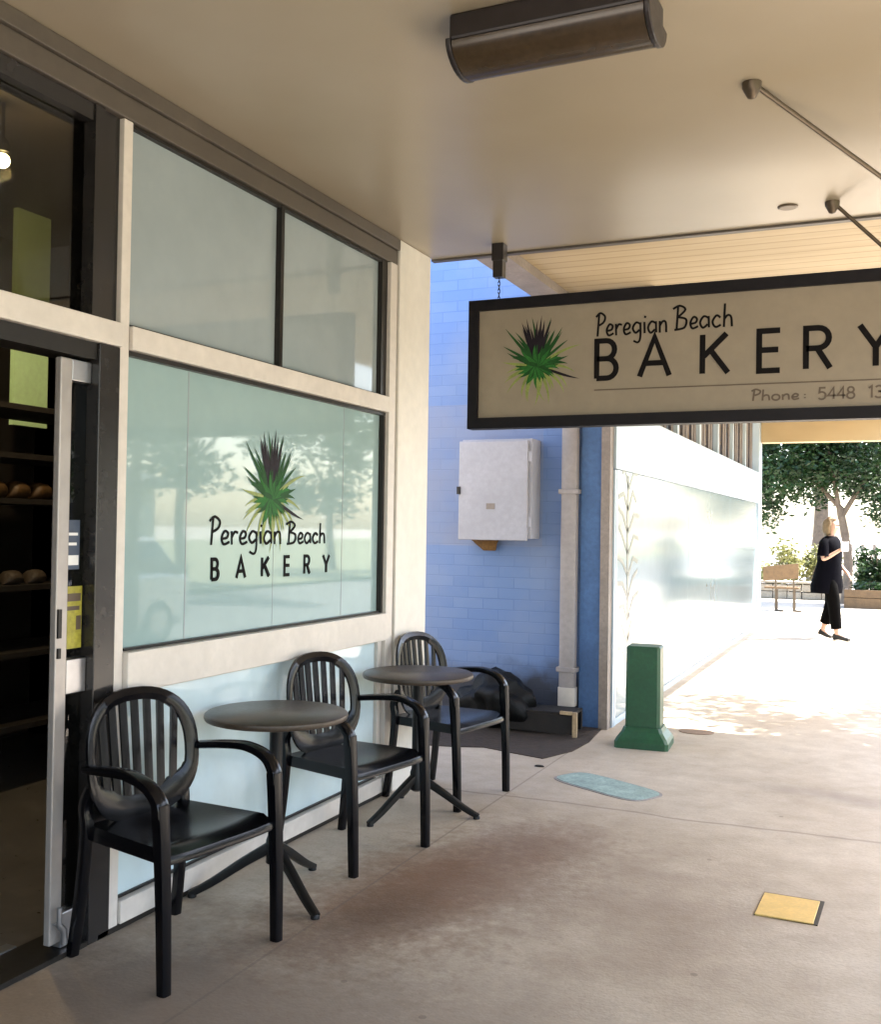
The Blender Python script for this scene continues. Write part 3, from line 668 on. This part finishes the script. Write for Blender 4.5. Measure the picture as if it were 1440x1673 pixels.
# ---------------------------------------------------------------- bollard and covers
bo = thing('bollard', 'squat dark green bollard with flared base on the footpath', 'bollard', (-1.58, 7.2, 0), rad(4))
def sq(w, d, z, c=.02):
    return [(-w+c, -d, z), (w-c, -d, z), (w, -d+c, z), (w, d-c, z), (w-c, d, z), (-w+c, d, z), (-w, d-c, z), (-w, -d+c, z)]
bm = bmesh.new(); loft(bm, [sq(.120, .11, .10), sq(.119, .109, .4), sq(.117, .107, .688), sq(.107, .097, .70)]); o = obj('post', bm, M['bollard']); o.parent = bo
bm = bmesh.new(); loft(bm, [sq(.185, .175, 0), sq(.185, .175, .045), sq(.172, .162, .07), sq(.142, .132, .11), sq(.13, .12, .14)]); o = obj('base', bm, M['bollard']); o.parent = bo
cv = thing('utility_cover', 'pale teal rounded utility cover set in the footpath', 'cover', (-1.52, 5.93, 0), rad(-28))
def oval(w, d, e=3, n=36): return [(math.copysign(abs(math.cos(a))**(2/e), math.cos(a))*w, math.copysign(abs(math.sin(a))**(2/e), math.sin(a))*d) for a in [2*math.pi*k/n for k in range(n)]]
bm = bmesh.new(); prism(bm, oval(.345, .160, 4.2), -.01, .004); o = obj('rim', bm, M['kerb']); o.parent = cv
bm = bmesh.new(); prism(bm, oval(.33, .147, 4.2), -.01, .007); o = obj('lid', bm, M['teal']); o.parent = cv
bm = bmesh.new(); prism(bm, oval(.13, .10, 2), -.01, .005); o = obj('drain_cover', bm, M['brown']); o.location = (-1.33, 7.85, 0); tag(o, 'small brown oval cover on the footpath behind the bollard', 'cover')
yc = thing('service_lid', 'yellow square service lid sunk in the near footpath', 'cover', (-.36, 4.345, 0), rad(-2))
bm = bmesh.new(); box(bm, -.118, .118, -.14, .142, -.01, .004); o = obj('recess', bm, M['darkframe']); o.parent = yc
bm = bmesh.new(); box(bm, -.116, .102, -.14, .126, -.01, .008); o = obj('lid', bm, M['yellow'], bevel=.002); o.parent = yc
bm = bmesh.new(); loft(bm, [[(-2.03+.035*math.cos(a)*(1-.3*k), 6.22+.02*math.sin(a)*(1-.3*k), .002+.008*k) for a in [2*math.pi*i/8 for i in range(8)]] for k in range(2)])
tag(obj('dead_leaf', bm, M['timber'], loc=(-2.03, 6.22, 0)), 'small dark curled leaf lying near the teal cover', 'leaf')

# ---------------------------------------------------------------- chairs and tables
def make_chair(label):
    t = thing('armchair', label, 'chair', (0, 0, 0), 0, 'black plastic armchairs outside the bakery')
    m = M['black']
    # seat
    bm = bmesh.new(); n = 14; top = []
    for i in range(n+1):
        row = []
        for j in range(n+1):
            u = i/n; v = -1+2*j/n
            x = -.235+.458*u; hw = .215+.045*u
            z = .452-.018*math.sin(math.pi*min(1, u*1.05))*(1-v*v)-.02*max(0, u-.85)/.15*1.0
            if u > .9: x -= .02*abs(v)**4
            row.append(bm.verts.new((x, v*hw, z)))
        top.append(row)
    for i in range(n):
        for j in range(n): bm.faces.new((top[i][j], top[i+1][j], top[i+1][j+1], top[i][j+1]))
    bd = [top[0][j] for j in range(n+1)]+[top[i][n] for i in range(1, n+1)]+[top[n][j] for j in range(n-1, -1, -1)]+[top[i][0] for i in range(n-1, 0, -1)]
    lo = [bm.verts.new((v.co.x*1.0+(.006 if v.co.x > 0 else -.004), v.co.y*1.015, v.co.z-.012)) for v in bd]
    lo2 = [bm.verts.new((v.co.x, v.co.y*1.01, .405)) for v in lo]
    for A, B in ((bd, lo), (lo, lo2)):
        for k in range(len(A)): bm.faces.new((A[k], A[(k+1) % len(A)], B[(k+1) % len(A)], B[k]))
    bm.faces.new(lo2)
    o = obj('seat', bm, m, smooth=True); o.parent = t
    # oval back with slats
    tilt = rad(9); zc, a, b = .668, .254, .230
    def P(y, h, d=0.):
        return (-.205-(h+.22)*math.sin(tilt)*.9+.75*y*y+d, y, zc+h*math.cos(tilt)*1.02)
    bm = bmesh.new(); nn = 48; rings = []
    for k in range(nn+1):
        th = 2*math.pi*k/nn; c, s = math.cos(th), math.sin(th); e = 2.5
        sc, ss = math.copysign(abs(c)**(2/e), c), math.copysign(abs(s)**(2/e), s)
        bb = b if s > 0 else b*1.02
        wd = .046 if s > -.3 else .046+.04*min(1, (-.3-s)/.4)
        A = (sc*a, ss*bb); I = (sc*(a-wd), ss*(bb-wd)); Mi = (sc*(a-wd/2), ss*(bb-wd/2))
        rings.append([P(*A, .004), P(*Mi, .014), P(*I, .004), P(*I, -.008), P(*Mi, -.012), P(*A, -.008)])
    loft(bm, rings, caps=False)
    for j in range(7):
        y = -.168+.056*j
        def inner(y): return (max(0, 1-(abs(y)/(a-.03))**2.5))**(1/2.5)*(b-.03)
        top_, bot = inner(y), -inner(y*.9)*.84
        pts = [P(y*(.9+.1*q)+.012*(q-.5), bot+(top_-bot)*q, -.002) for q in [k/8 for k in range(9)]]
        sweep(bm, pts, .0185, .006, (0, 1, 0), 8, 4)
    o = obj('backrest', bm, m, smooth=True); o.parent = t
    for s in (-1, 1):
        # rear leg carries the back
        bm = bmesh.new(); sweep(bm, spline([P(.222*s, -.08, -.012), (-.232, .224*s, .52), (-.225, .222*s, .43), (-.245, .228*s, .2), (-.272, .236*s, 0)], 5), [.022, .019], [.020, .018], (0, 1, 0), 10, 4)
        o = obj('leg', bm, m, smooth=True); o.parent = t
        bm = bmesh.new(); sweep(bm, spline([(.218, .265*s, 0), (.211, .267*s, .25), (.201, .268*s, .45), (.191, .270*s, .60)], 5), [.019, .024], [.020, .026], (0, 1, 0), 10, 4)
        o = obj('leg', bm, m, smooth=True); o.parent = t
        bm = bmesh.new(); sweep(bm, spline([P(.255*s, -.01, .0), (-.06, .275*s, .672), (.05, .280*s, .676), (.142, .278*s, .652), (.188, .272*s, .605), (.196, .270*s, .56)], 6), [.026, .028], [.015, .020], (0, 1, 0), 10, 3.2)
        o = obj('armrest', bm, m, smooth=True); o.parent = t
    return t
CH = [(-2.285, 2.955, -9, 'nearest black plastic armchair, beside the open bakery door'),
      (-2.265, 4.20, -11, 'middle black plastic armchair between the two round tables'),
      (-2.27, 5.33, -9, 'farthest black plastic armchair, beside the cream pillar and blue wall')]
ch0 = make_chair(CH[0][3]); ch0.location = (CH[0][0], CH[0][1], 0); ch0.rotation_euler.z = rad(CH[0][2])
for x, y, a, l in CH[1:]: dup(ch0, (x, y, 0), rad(a), l)
def make_table(label):
    t = thing('round_table', label, 'table', (0, 0, 0), 0, 'round cafe tables outside the bakery')
    bm = bmesh.new(); lathe(bm, [(.02, .708), (.275, .712), (.288, .716), (.292, .726), (.290, .736), (.283, .741), (.02, .742)], n=56); o = obj('tabletop', bm, M['tabletop'], smooth=True); o.parent = t
    bm = bmesh.new(); lathe(bm, [(.11, .707), (.10, .695), (.030, .69), (.027, .66), (.027, .24), (.034, .22), (.034, .13), (.02, .12)], n=20); o = obj('pole', bm, M['blackmetal'], smooth=True); o.parent = t
    for k in range(3):
        a = 2*math.pi*k/3; c, s = math.cos(a), math.sin(a)
        bm = bmesh.new(); sweep(bm, spline([(c*.02, s*.02, .19), (c*.12, s*.12, .135), (c*.25, s*.25, .055), (c*.335, s*.335, .012)], 4), [.020, .016], [.022, .013], (-s, c, 0), 10, 4)
        lathe(bm, [(.018, 0), (.018, .012), (.012, .02)], (c*.325, s*.325, 0), 12)
        o = obj('leg', bm, M['blackmetal'], smooth=True); o.parent = t
    return t
tb = make_table('round dark cafe table beside the nearest chair'); tb.location = (-2.295, 3.575, 0); tb.rotation_euler.z = rad(-28)
dup(tb, (-2.275, 4.90, 0), rad(10), 'round dark cafe table in front of the farthest chair and pillar')

# ---------------------------------------------------------------- trees, shrubs and far things
def leaves(name, m, parent, clumps, n, size, seed, flat=.5):
    r = np.random.default_rng(seed); V = []; 
    for (c, R) in clumps:
        k = max(20, int(n*R[0]*R[1]*R[2]/sum(q[1][0]*q[1][1]*q[1][2] for q in clumps)))
        d = r.normal(size=(k, 3)); d /= np.linalg.norm(d, axis=1)[:, None]
        p = np.array(c)+d*np.array(R)*(r.random((k, 1))**.45)*(1+.15*r.normal(size=(k, 1)))
        a = r.normal(size=(k, 3)); a[:, 2] *= flat; a /= np.linalg.norm(a, axis=1)[:, None]
        b = np.cross(a, r.normal(size=(k, 3))); b /= np.linalg.norm(b, axis=1)[:, None]
        s = size*(.6+.8*r.random((k, 1)))
        V.append(np.stack([p-a*s, p-b*s*.45, p+a*s, p+b*s*.45], 1))
    V = np.concatenate(V).reshape(-1, 3); off = parent.location if parent else Vector((0, 0, 0))
    V = V-np.array(off); F = np.arange(len(V)).reshape(-1, 4)
    me = bpy.data.meshes.new(name); me.from_pydata(V.tolist(), [], F.tolist()); me.materials.append(m)
    o = bpy.data.objects.new(name, me); COL.objects.link(o); o.parent = parent
    return o
def tree(label, base, h, limbs, clumps, n, size, seed, r0=.2, group=None, name='leafy_tree'):
    t = thing(name, label, 'tree', base, 0, group); b = Vector(base)
    bm = bmesh.new(); top = b+Vector(h); sweep(bm, spline([b+Vector((0, 0, -.2)), b+Vector(h)*.45+Vector((.12, 0, 0)), top], 5), [r0, r0*.6], [r0, r0*.6], (1, 0, 0), 10, 2)
    for (p, q) in limbs: sweep(bm, spline([b+Vector(p), (b+Vector(p)+b+Vector(q))/2+Vector((0, 0, .2)), b+Vector(q)], 4), [r0*.5, r0*.16], [r0*.5, r0*.16], (1, .3, 0), 8, 2)
    obj('trunk', bm, M['bark'], t, smooth=True)
    leaves('crown', M['leaf'], t, [((b.x+c[0], b.y+c[1], b.z+c[2]), R) for c, R in clumps], n, size, seed)
    return t
rt_ = random.Random(11)
cl1 = [((-1.3, -.4, 3.1), (1.0, 1.2, .8)), ((-1.75, -.2, 2.35), (.5, .6, .62)), ((.25, 0, 3.2), (1.1, 1.2, .72)), ((.95, .2, 2.35), (.62, .7, .62)), ((-.6, .4, 3.4), (1.0, 1.0, .62)), ((-.45, 0, 4.6), (2.3, 2.0, 1.1)), ((1.7, .3, 3.4), (.9, 1, .9)), ((-2.6, .2, 3.6), (1, 1.2, 1)), ((.4, .5, 2.75), (.45, .5, .38)), ((-.62, .3, 2.5), (.42, .4, .30))]
tree('dark leafy tree with low hanging foliage nearest behind the bench', (-1.0, 26, -.13), (-.1, 0, 2.2), [((-.1, 0, 2.0), (-.55, -.4, 4.4)), ((-.05, 0, 2.1), (1.2, .2, 3.8)), ((-.05, 0, 2.2), (-1.9, .3, 3.7))], cl1, 42000, .06, 1, .13, 'trees beyond the footpath')
cl2 = [((rt_.uniform(-4, 4), rt_.uniform(-2, 2), rt_.uniform(3.6, 7)), (rt_.uniform(1.2, 2), rt_.uniform(1, 1.8), rt_.uniform(.9, 1.4))) for _ in range(16)]
tree('tall dark tree standing farther back behind the low hanging tree', (-2.4, 37, -.13), (.2, 0, 4), [((.2, 0, 3.5), (-2, 0, 5.5)), ((.2, 0, 3.6), (2.5, .5, 5.6))], cl2, 16000, .13, 2, .3, 'trees beyond the footpath')
def shrub(label, base, R, n, size, seed, m='leaflight', group='sunlit shrubs beyond the footpath'):
    t = thing('shrub', label, 'shrub', base, 0, group); b = Vector(base); bm = bmesh.new(); r = random.Random(seed)
    for k in range(7): tube(bm, spline([b+Vector((0, 0, -.05)), b+Vector((r.uniform(-.2, .2), r.uniform(-.2, .2), R[2]*.6)), b+Vector((r.uniform(-1, 1)*R[0]*.7, r.uniform(-1, 1)*R[1]*.7, R[2]*1.3))], 3), .012, 6)
    obj('stem', bm, M['bark'], t)
    cls = [((b.x+r.uniform(-.7, .7)*R[0], b.y+r.uniform(-.7, .7)*R[1], b.z+R[2]*r.uniform(.4, 1.5)), (R[0]*.45, R[1]*.45, R[2]*.45)) for _ in range(9)]
    leaves('foliage', M[m], t, cls, n, size, seed)
shrub('pale yellow green shrub behind the bench at left', (-3.0, 29.5, -.13), (.8, .7, .8), 1600, .07, 21)
shrub('pale sunlit shrub between the bench and the person', (-1.9, 30.5, -.13), (.7, .6, .75), 1500, .07, 22)
shrub('green shrub to the right of the person behind the planter', (-.35, 28.5, -.13), (.55, .5, .85), 1800, .07, 23, 'leaf')
bm = bmesh.new(); r = random.Random(9)
x = -4.5
gw = thing('garden_wall', 'low rough stone wall behind the bench', 'wall', (-2.4, 27.2, -.13))
bm = bmesh.new()
while x < -1.25:
    l = r.uniform(.28, .5)
    for z in (0, .19): box(bm, x, x+l-.012, 27.0+r.uniform(-.03, .03), 27.4, -.13+z, -.13+z+.18+r.uniform(-.01, .01))
    x += l
obj('stones', bm, M['concrete_wall'], gw, bevel=.02)
bx('coping', M['concrete_wall'], gw, -4.55, -1.22, 26.95, 27.42, .262, .31, bevel=.01)
pb = thing('planter_bed', 'long brown timber planter to the right of the person', 'planter', (-.4, 25, -.13))
bx('side_boards', M['benchwood'], pb, (-.95, .9, 24.5, 24.55, -.13, .10), (-.95, .9, 24.5, 24.56, .11, .28), (-.95, -.90, 24.57, 25.2, -.13, .28), bevel=.006)
bx('soil', M['soil'], pb, -.9, .9, 24.57, 25.2, -.13, .2)
leaves('plants', M['leaf'], pb, [((-.6+.35*k, 24.85, .32), (.2, .22, .14)) for k in range(5)], 1300, .05, 31)
fe = thing('picket_fence', 'pale post fence seen to the right of the person', 'fence', (-.5, 30, -.13))
for k in range(6): bx('post', M['postgrey'], fe, -1.05+.3*k, -.97+.3*k, 29.96, 30.04, -.13, 1.25)
bx('rail', M['white'], fe, -1.05, .6, 30.042, 30.08, .62, .78); bx('rail', M['white'], fe, -1.05, .6, 30.042, 30.08, 1.05, 1.15)
be = thing('park_bench', 'brown timber park bench seen side on across the kerb', 'bench', (-2.1, 22.6, -.13))
bm = bmesh.new(); loft(bm, [[(-2.47, 22.58+d, z) for d, z in ((0, .50), (.04, .50), (-.03, .80), (-.07, .80))], [(-1.75, 22.42+d, z) for d, z in ((0, .58), (.04, .58), (-.03, .89), (-.07, .89))]])
obj('backrest', bm, M['benchwood'], be, bevel=.008)
bx('seat', M['benchwood'], be, -2.45, -1.76, 22.6, 22.98, .34, .38, bevel=.006)
for xx in (-2.22, -1.86):
    bm = bmesh.new(); tube(bm, [(xx, 22.62, -.12), (xx, 22.62, .34), (xx, 22.56, .7)], .018); tube(bm, [(xx-.01, 22.62, -.11), (xx+.16, 22.5, -.11)], .018); tube(bm, [(xx, 22.62, .33), (xx, 22.95, .33)], .016); tube(bm, [(xx, 22.93, .33), (xx, 22.93, -.12)], .016)
    obj('leg', bm, M['rod'], be, smooth=True)
# street trees across the road (seen mirrored in the shop windows)
for i, (tx, ty) in enumerate(((11.5, 6), (12.5, 13.5), (11.8, 22), (13, 32), (12, 46))):
    rr_ = random.Random(40+i)
    c3 = [((rr_.uniform(-2.6, 2.6), rr_.uniform(-3, 3), rr_.uniform(2.6, 6.4)), (rr_.uniform(.8, 1.4), rr_.uniform(.8, 1.5), rr_.uniform(.6, 1.1))) for _ in range(15)]
    tree(['street tree opposite the door', 'street tree opposite the tables', 'street tree opposite the blue shop', 'street tree down the road', 'farthest street tree'][i]+' across the road', (tx, ty, -.05), (.2, .1, 3), [((.2, 0, 2.6), (-1.6, .5, 4.6)), ((.2, 0, 2.7), (1.5, -.6, 4.8))], c3, 6500, .13, 50+i, .17, 'street trees across the road')

c4 = [((rt_.uniform(-2.1, .2), -1.6+3.6*(k/26)**1.3+rt_.uniform(-.25, .25), rt_.uniform(4.1, 5.7)), (rt_.uniform(.4, .75), rt_.uniform(.35, .7), rt_.uniform(.3, .5))) for k in range(26)]
tree('unseen slender tree added at the kerb to dapple the footpath sun', (3.4, 10.2, 0), (-.1, .1, 4.0), [((.0, 0, 3.4), (-1.6, -.8, 5.0)), ((.0, 0, 3.5), (-.6, 1.2, 5.2)), ((.0, 0, 3.6), (-.8, -1.6, 4.8))], c4, 6500, .075, 77, .09, 'trees added to dapple the sun')  # added out of view; crown clumps spread to break up the sun edge
# across the road: a low house and a parked car, mirrored in the shop windows
hs = thing('house', 'low cream house with a dark hipped roof across the road', 'house', (24, 22, -.02))
bx('wall', M['cream'], hs, 21, 28, 12, 32, -.02, 2.9)
bm = bmesh.new(); loft(bm, [[(20.4, 11.4, 2.901), (28.6, 11.4, 2.901), (28.6, 32.6, 2.901), (20.4, 32.6, 2.901)], [(20.4, 11.4, 3.05), (28.6, 11.4, 3.05), (28.6, 32.6, 3.05), (20.4, 32.6, 3.05)], [(24.3, 15.6, 5.2), (24.7, 15.6, 5.2), (24.7, 28.4, 5.2), (24.3, 28.4, 5.2)]]); obj('roof', bm, M['asphalt'], hs)
for y in (14, 18, 26): 
    w = bx('window', M['windowdark'], hs, 20.94, 20.995, y, y+2, .9, 2.2); bx('frame', M['white'], w, (20.92, 20.99, y-.08, y-.004, .82, 2.28), (20.92, 20.99, y+2.004, y+2.08, .82, 2.28), (20.92, 20.99, y, y+2, .82, .896))
bx('door', M['benchwood'], hs, 20.94, 20.995, 22.5, 23.5, .0, 2.1)
car = thing('parked_car', 'white hatchback car parked beside the kerb', 'car', (4.4, 9.6, -.11))
CX, CY, CZ = 4.4, 9.6, -.11
def sec(y, w, zl, zh, k=.06):
    return [(CX+x, CY+y, CZ+z) for x, z in ((-w+k, zl), (w-k, zl), (w, zl+k*2), (w, (zl+zh)/2), (w-.02, zh-k), (w-k-.03, zh), (-w+k+.03, zh), (-w+.02, zh-k), (-w, (zl+zh)/2), (-w, zl+k*2))]
bm = bmesh.new(); loft(bm, [sec(-2.05, .70, .32, .62), sec(-1.98, .78, .24, .72), sec(-1.1, .84, .20, .90), sec(0, .86, .20, .94), sec(1.5, .85, .20, .97), sec(1.95, .80, .26, .92), sec(2.02, .74, .34, .80)]); obj('body', bm, M['carpaint'], car, smooth=True)
def cab(z, y0, y1, w): return [(CX-w, CY+y0, CZ+z), (CX+w, CY+y0, CZ+z), (CX+w, CY+y1, CZ+z), (CX-w, CY+y1, CZ+z)]
bm = bmesh.new(); loft(bm, [cab(.90, -1.12, 1.86, .78), cab(1.38, -.32, 1.50, .62)]); obj('windows', bm, M['windowdark'], car, bevel=.02)
bm = bmesh.new(); loft(bm, [cab(1.372, -.36, 1.54, .635), cab(1.43, -.22, 1.40, .58)]); obj('roof', bm, M['carpaint'], car, bevel=.02)
for sx in (-1, 1):
    for y in (-1.3, 1.25):
        def disc(r, x0, x1): return [[(CX+x, CY+y+r*q*math.cos(a), CZ+.31+r*q*math.sin(a)) for a in [2*math.pi*k/24 for k in range(24)]] for x, q in ((x0, .92), (x0+(x1-x0)*.2, 1), (x1-(x1-x0)*.2, 1), (x1, .92))]
        bm = bmesh.new(); loft(bm, disc(.31, CX*0+sx*.66, sx*.868)); wl = obj('wheel', bm, M['asphalt'], car, smooth=True)
        bm = bmesh.new(); loft(bm, disc(.19, sx*.80, sx*.876)); obj('rim', bm, M['steel'], wl, smooth=True)
    bx('headlight', M['white'], car, CX+sx*.62-.13, CX+sx*.62+.13, CY-2.03, CY-1.93, CZ+.56, CZ+.68, bevel=.02)
    bx('wing_mirror', M['carpaint'], car, CX+sx*.93-.07, CX+sx*.93+.07, CY-.82, CY-.72, CZ+.93, CZ+1.04, bevel=.02)
# ---------------------------------------------------------------- the person
def skin_body(name, verts, edges, m, parent, root=0, sub=2):
    me = bpy.data.meshes.new(name); me.from_pydata([v[0] for v in verts], edges, []); me.materials.append(m)
    o = bpy.data.objects.new(name, me); COL.objects.link(o); o.parent = parent
    sk = o.modifiers.new('skin', 'SKIN'); sk.use_smooth_shade = True
    for i, v in enumerate(verts):
        d = me.skin_vertices[0].data[i]; d.radius = v[1] if isinstance(v[1], tuple) else (v[1], v[1]); d.use_root = (i == root)
    s = o.modifiers.new('sub', 'SUBSURF'); s.levels = sub; s.render_levels = sub
    return o
pe = thing('person', 'person with blond hair in loose black top and black trousers walking away from the bench', 'person', (-.80, 15.7, 0), rad(-24))
V, E = [], []
def add(p, r, par=None):
    V.append((p, r)); 
    if par is not None: E.append((par, len(V)-1))
    return len(V)-1
hip = add((0, 0, .95), (.12, .15)); sp = add((0, 0, 1.12), (.10, .13), hip); chs = add((0, 0, 1.30), (.11, .15), sp); nb_ = add((.0, 0, 1.43), .06, chs); nk = add((.015, 0, 1.50), .048, nb_)
h0 = add((.03, 0, 1.57), (.075, .068), nk); h1 = add((.03, 0, 1.645), (.092, .075), h0); h2 = add((.02, 0, 1.70), (.06, .055), h1); nose = add((.118, 0, 1.605), .014, h0)
for s, kn, an, to in ((-1, (.10, -.08, .50), (.15, -.08, .085), (.29, -.085, .035)), (1, (-.02, .085, .50), (-.15, .085, .11), (-.03, .09, .03))):
    a_ = add((0, s*.085, .88), .085, hip); k_ = add(kn, .058, a_); n_ = add(an, .036, k_); add(to, .028, n_)
for s, el, wr in ((-1, (.0, -.215, 1.13), (.17, -.12, 1.26)), (1, (-.02, .22, 1.12), (.13, .19, .98))):
    sh = add((0, s*.165, 1.385), .052, chs); e_ = add(el, .038, sh); w_ = add(wr, .026, e_)
    d = (Vector(wr)-Vector(el)).normalized(); pm = add(tuple(Vector(wr)+d*.05), (.034, .02), w_)
    sd = d.cross(Vector((0, 0, 1))).normalized(); pc = Vector(wr)+d*.08
    for k, ln in enumerate((.055, .065, .07, .06)):
        b0 = pc+sd*(.013*(k-1.5)); f1 = add(tuple(b0+d*.02), .008, pm); f2 = add(tuple(b0+d*.02+d*ln*.5+Vector((0, 0, -.01))), .0075, f1); add(tuple(b0+d*.02+d*ln*.8+Vector((0, 0, -.03))), .006, f2)
    th = add(tuple(Vector(wr)+d*.03-sd*.035), .009, pm); add(tuple(Vector(wr)+d*.07-sd*.045), .007, th)
body = skin_body('body', V, E, M['skin'], pe)
bm = bmesh.new()
for s in (-1, 1): bmesh.ops.create_icosphere(bm, subdivisions=1, radius=.011, matrix=Matrix.Translation((.112, s*.03, 1.632)))
o = obj('eyes', bm, M['shoe']); o.parent = pe
bm = bmesh.new(); bmesh.ops.create_icosphere(bm, subdivisions=3, radius=1)
for v in bm.verts:
    c = v.co.copy(); n = 1+.05*math.sin(9*c.x+7*c.y)+.04*math.sin(14*c.z+5*c.y)
    x_ = c.x*.115*n
    if c.x > .35 and c.z < .55: x_ = min(x_, .045)
    v.co = Vector((.008+x_-.03*max(0, -c.z), c.y*.108*n, 1.635+c.z*(.125 if c.z > 0 else .19)*n))
o = obj('hair', bm, M['hair'], smooth=True); o.parent = pe
def ell(cx, cy, z, rx, ry, n=20, wob=0): return [(cx+rx*math.cos(2*math.pi*k/n)*(1+wob*math.sin(5*2*math.pi*k/n+z*9)), cy+ry*math.sin(2*math.pi*k/n)*(1+wob*math.cos(4*2*math.pi*k/n+z*7)), z) for k in range(n)]
bm = bmesh.new(); loft(bm, [ell(-.06, 0, .66, .20, .235, wob=.07), ell(-.05, 0, .76, .21, .24, wob=.06), ell(-.03, 0, .92, .19, .215, wob=.04), ell(-.01, 0, 1.10, .165, .19, wob=.02), ell(0, 0, 1.28, .16, .195), ell(0, 0, 1.39, .135, .20), ell(.005, 0, 1.45, .10, .14), ell(.01, 0, 1.475, .07, .075)])
for s, el, wr in ((-1, (.0, -.215, 1.13), (.13, -.14, 1.235)), (1, (-.02, .22, 1.12), (.06, .205, 1.05))):
    sweep(bm, spline([(0, s*.13, 1.41), (-.0, s*.185, 1.33), Vector(el)*.75+Vector((0, s*.05, .34))], 4), [.062, .085], [.062, .085], (1, 0, 0), 12, 2)
o = obj('top', bm, M['cloth'], smooth=True); o.parent = pe
bm = bmesh.new()
for s, pts in ((-1, [(0, -.085, .90), (.07, -.085, .68), (.105, -.08, .48), (.145, -.08, .16)]), (1, [(0, .085, .90), (-.01, .085, .68), (-.03, .085, .48), (-.115, .085, .22)])):
    sweep(bm, spline(pts, 5), [.105, .072], [.115, .075], (0, 1, 0), 14, 2)
o = obj('trousers', bm, M['trouser'], smooth=True); o.parent = pe
for nm_, pts in (('shoe', [(.11, -.08, .05), (.18, -.082, .05), (.26, -.085, .036), (.34, -.087, .022)]), ('shoe', [(-.19, .085, .095), (-.14, .086, .075), (-.08, .088, .045), (-.01, .09, .025)])):
    bm = bmesh.new(); sweep(bm, pts, [.045, .038], [.048, .022], (0, 1, 0), 12, 2.5); o = obj(nm_, bm, M['shoe'], smooth=True); o.parent = pe
bm = bmesh.new(); loft(bm, [[(x*k, y*k, z) for x, y in ((-.05, -.035), (.05, -.04), (.055, .035), (-.05, .04))] for k, z in ((.85, 0), (1, .03), (.95, .10), (1.05, .135))])
pbag = obj('paper_bag', bm, M['white'], bevel=.006); pbag.location = (-.60, 15.50, 1.262); tag(pbag, 'small white paper bag held up by the walking person', 'bag')
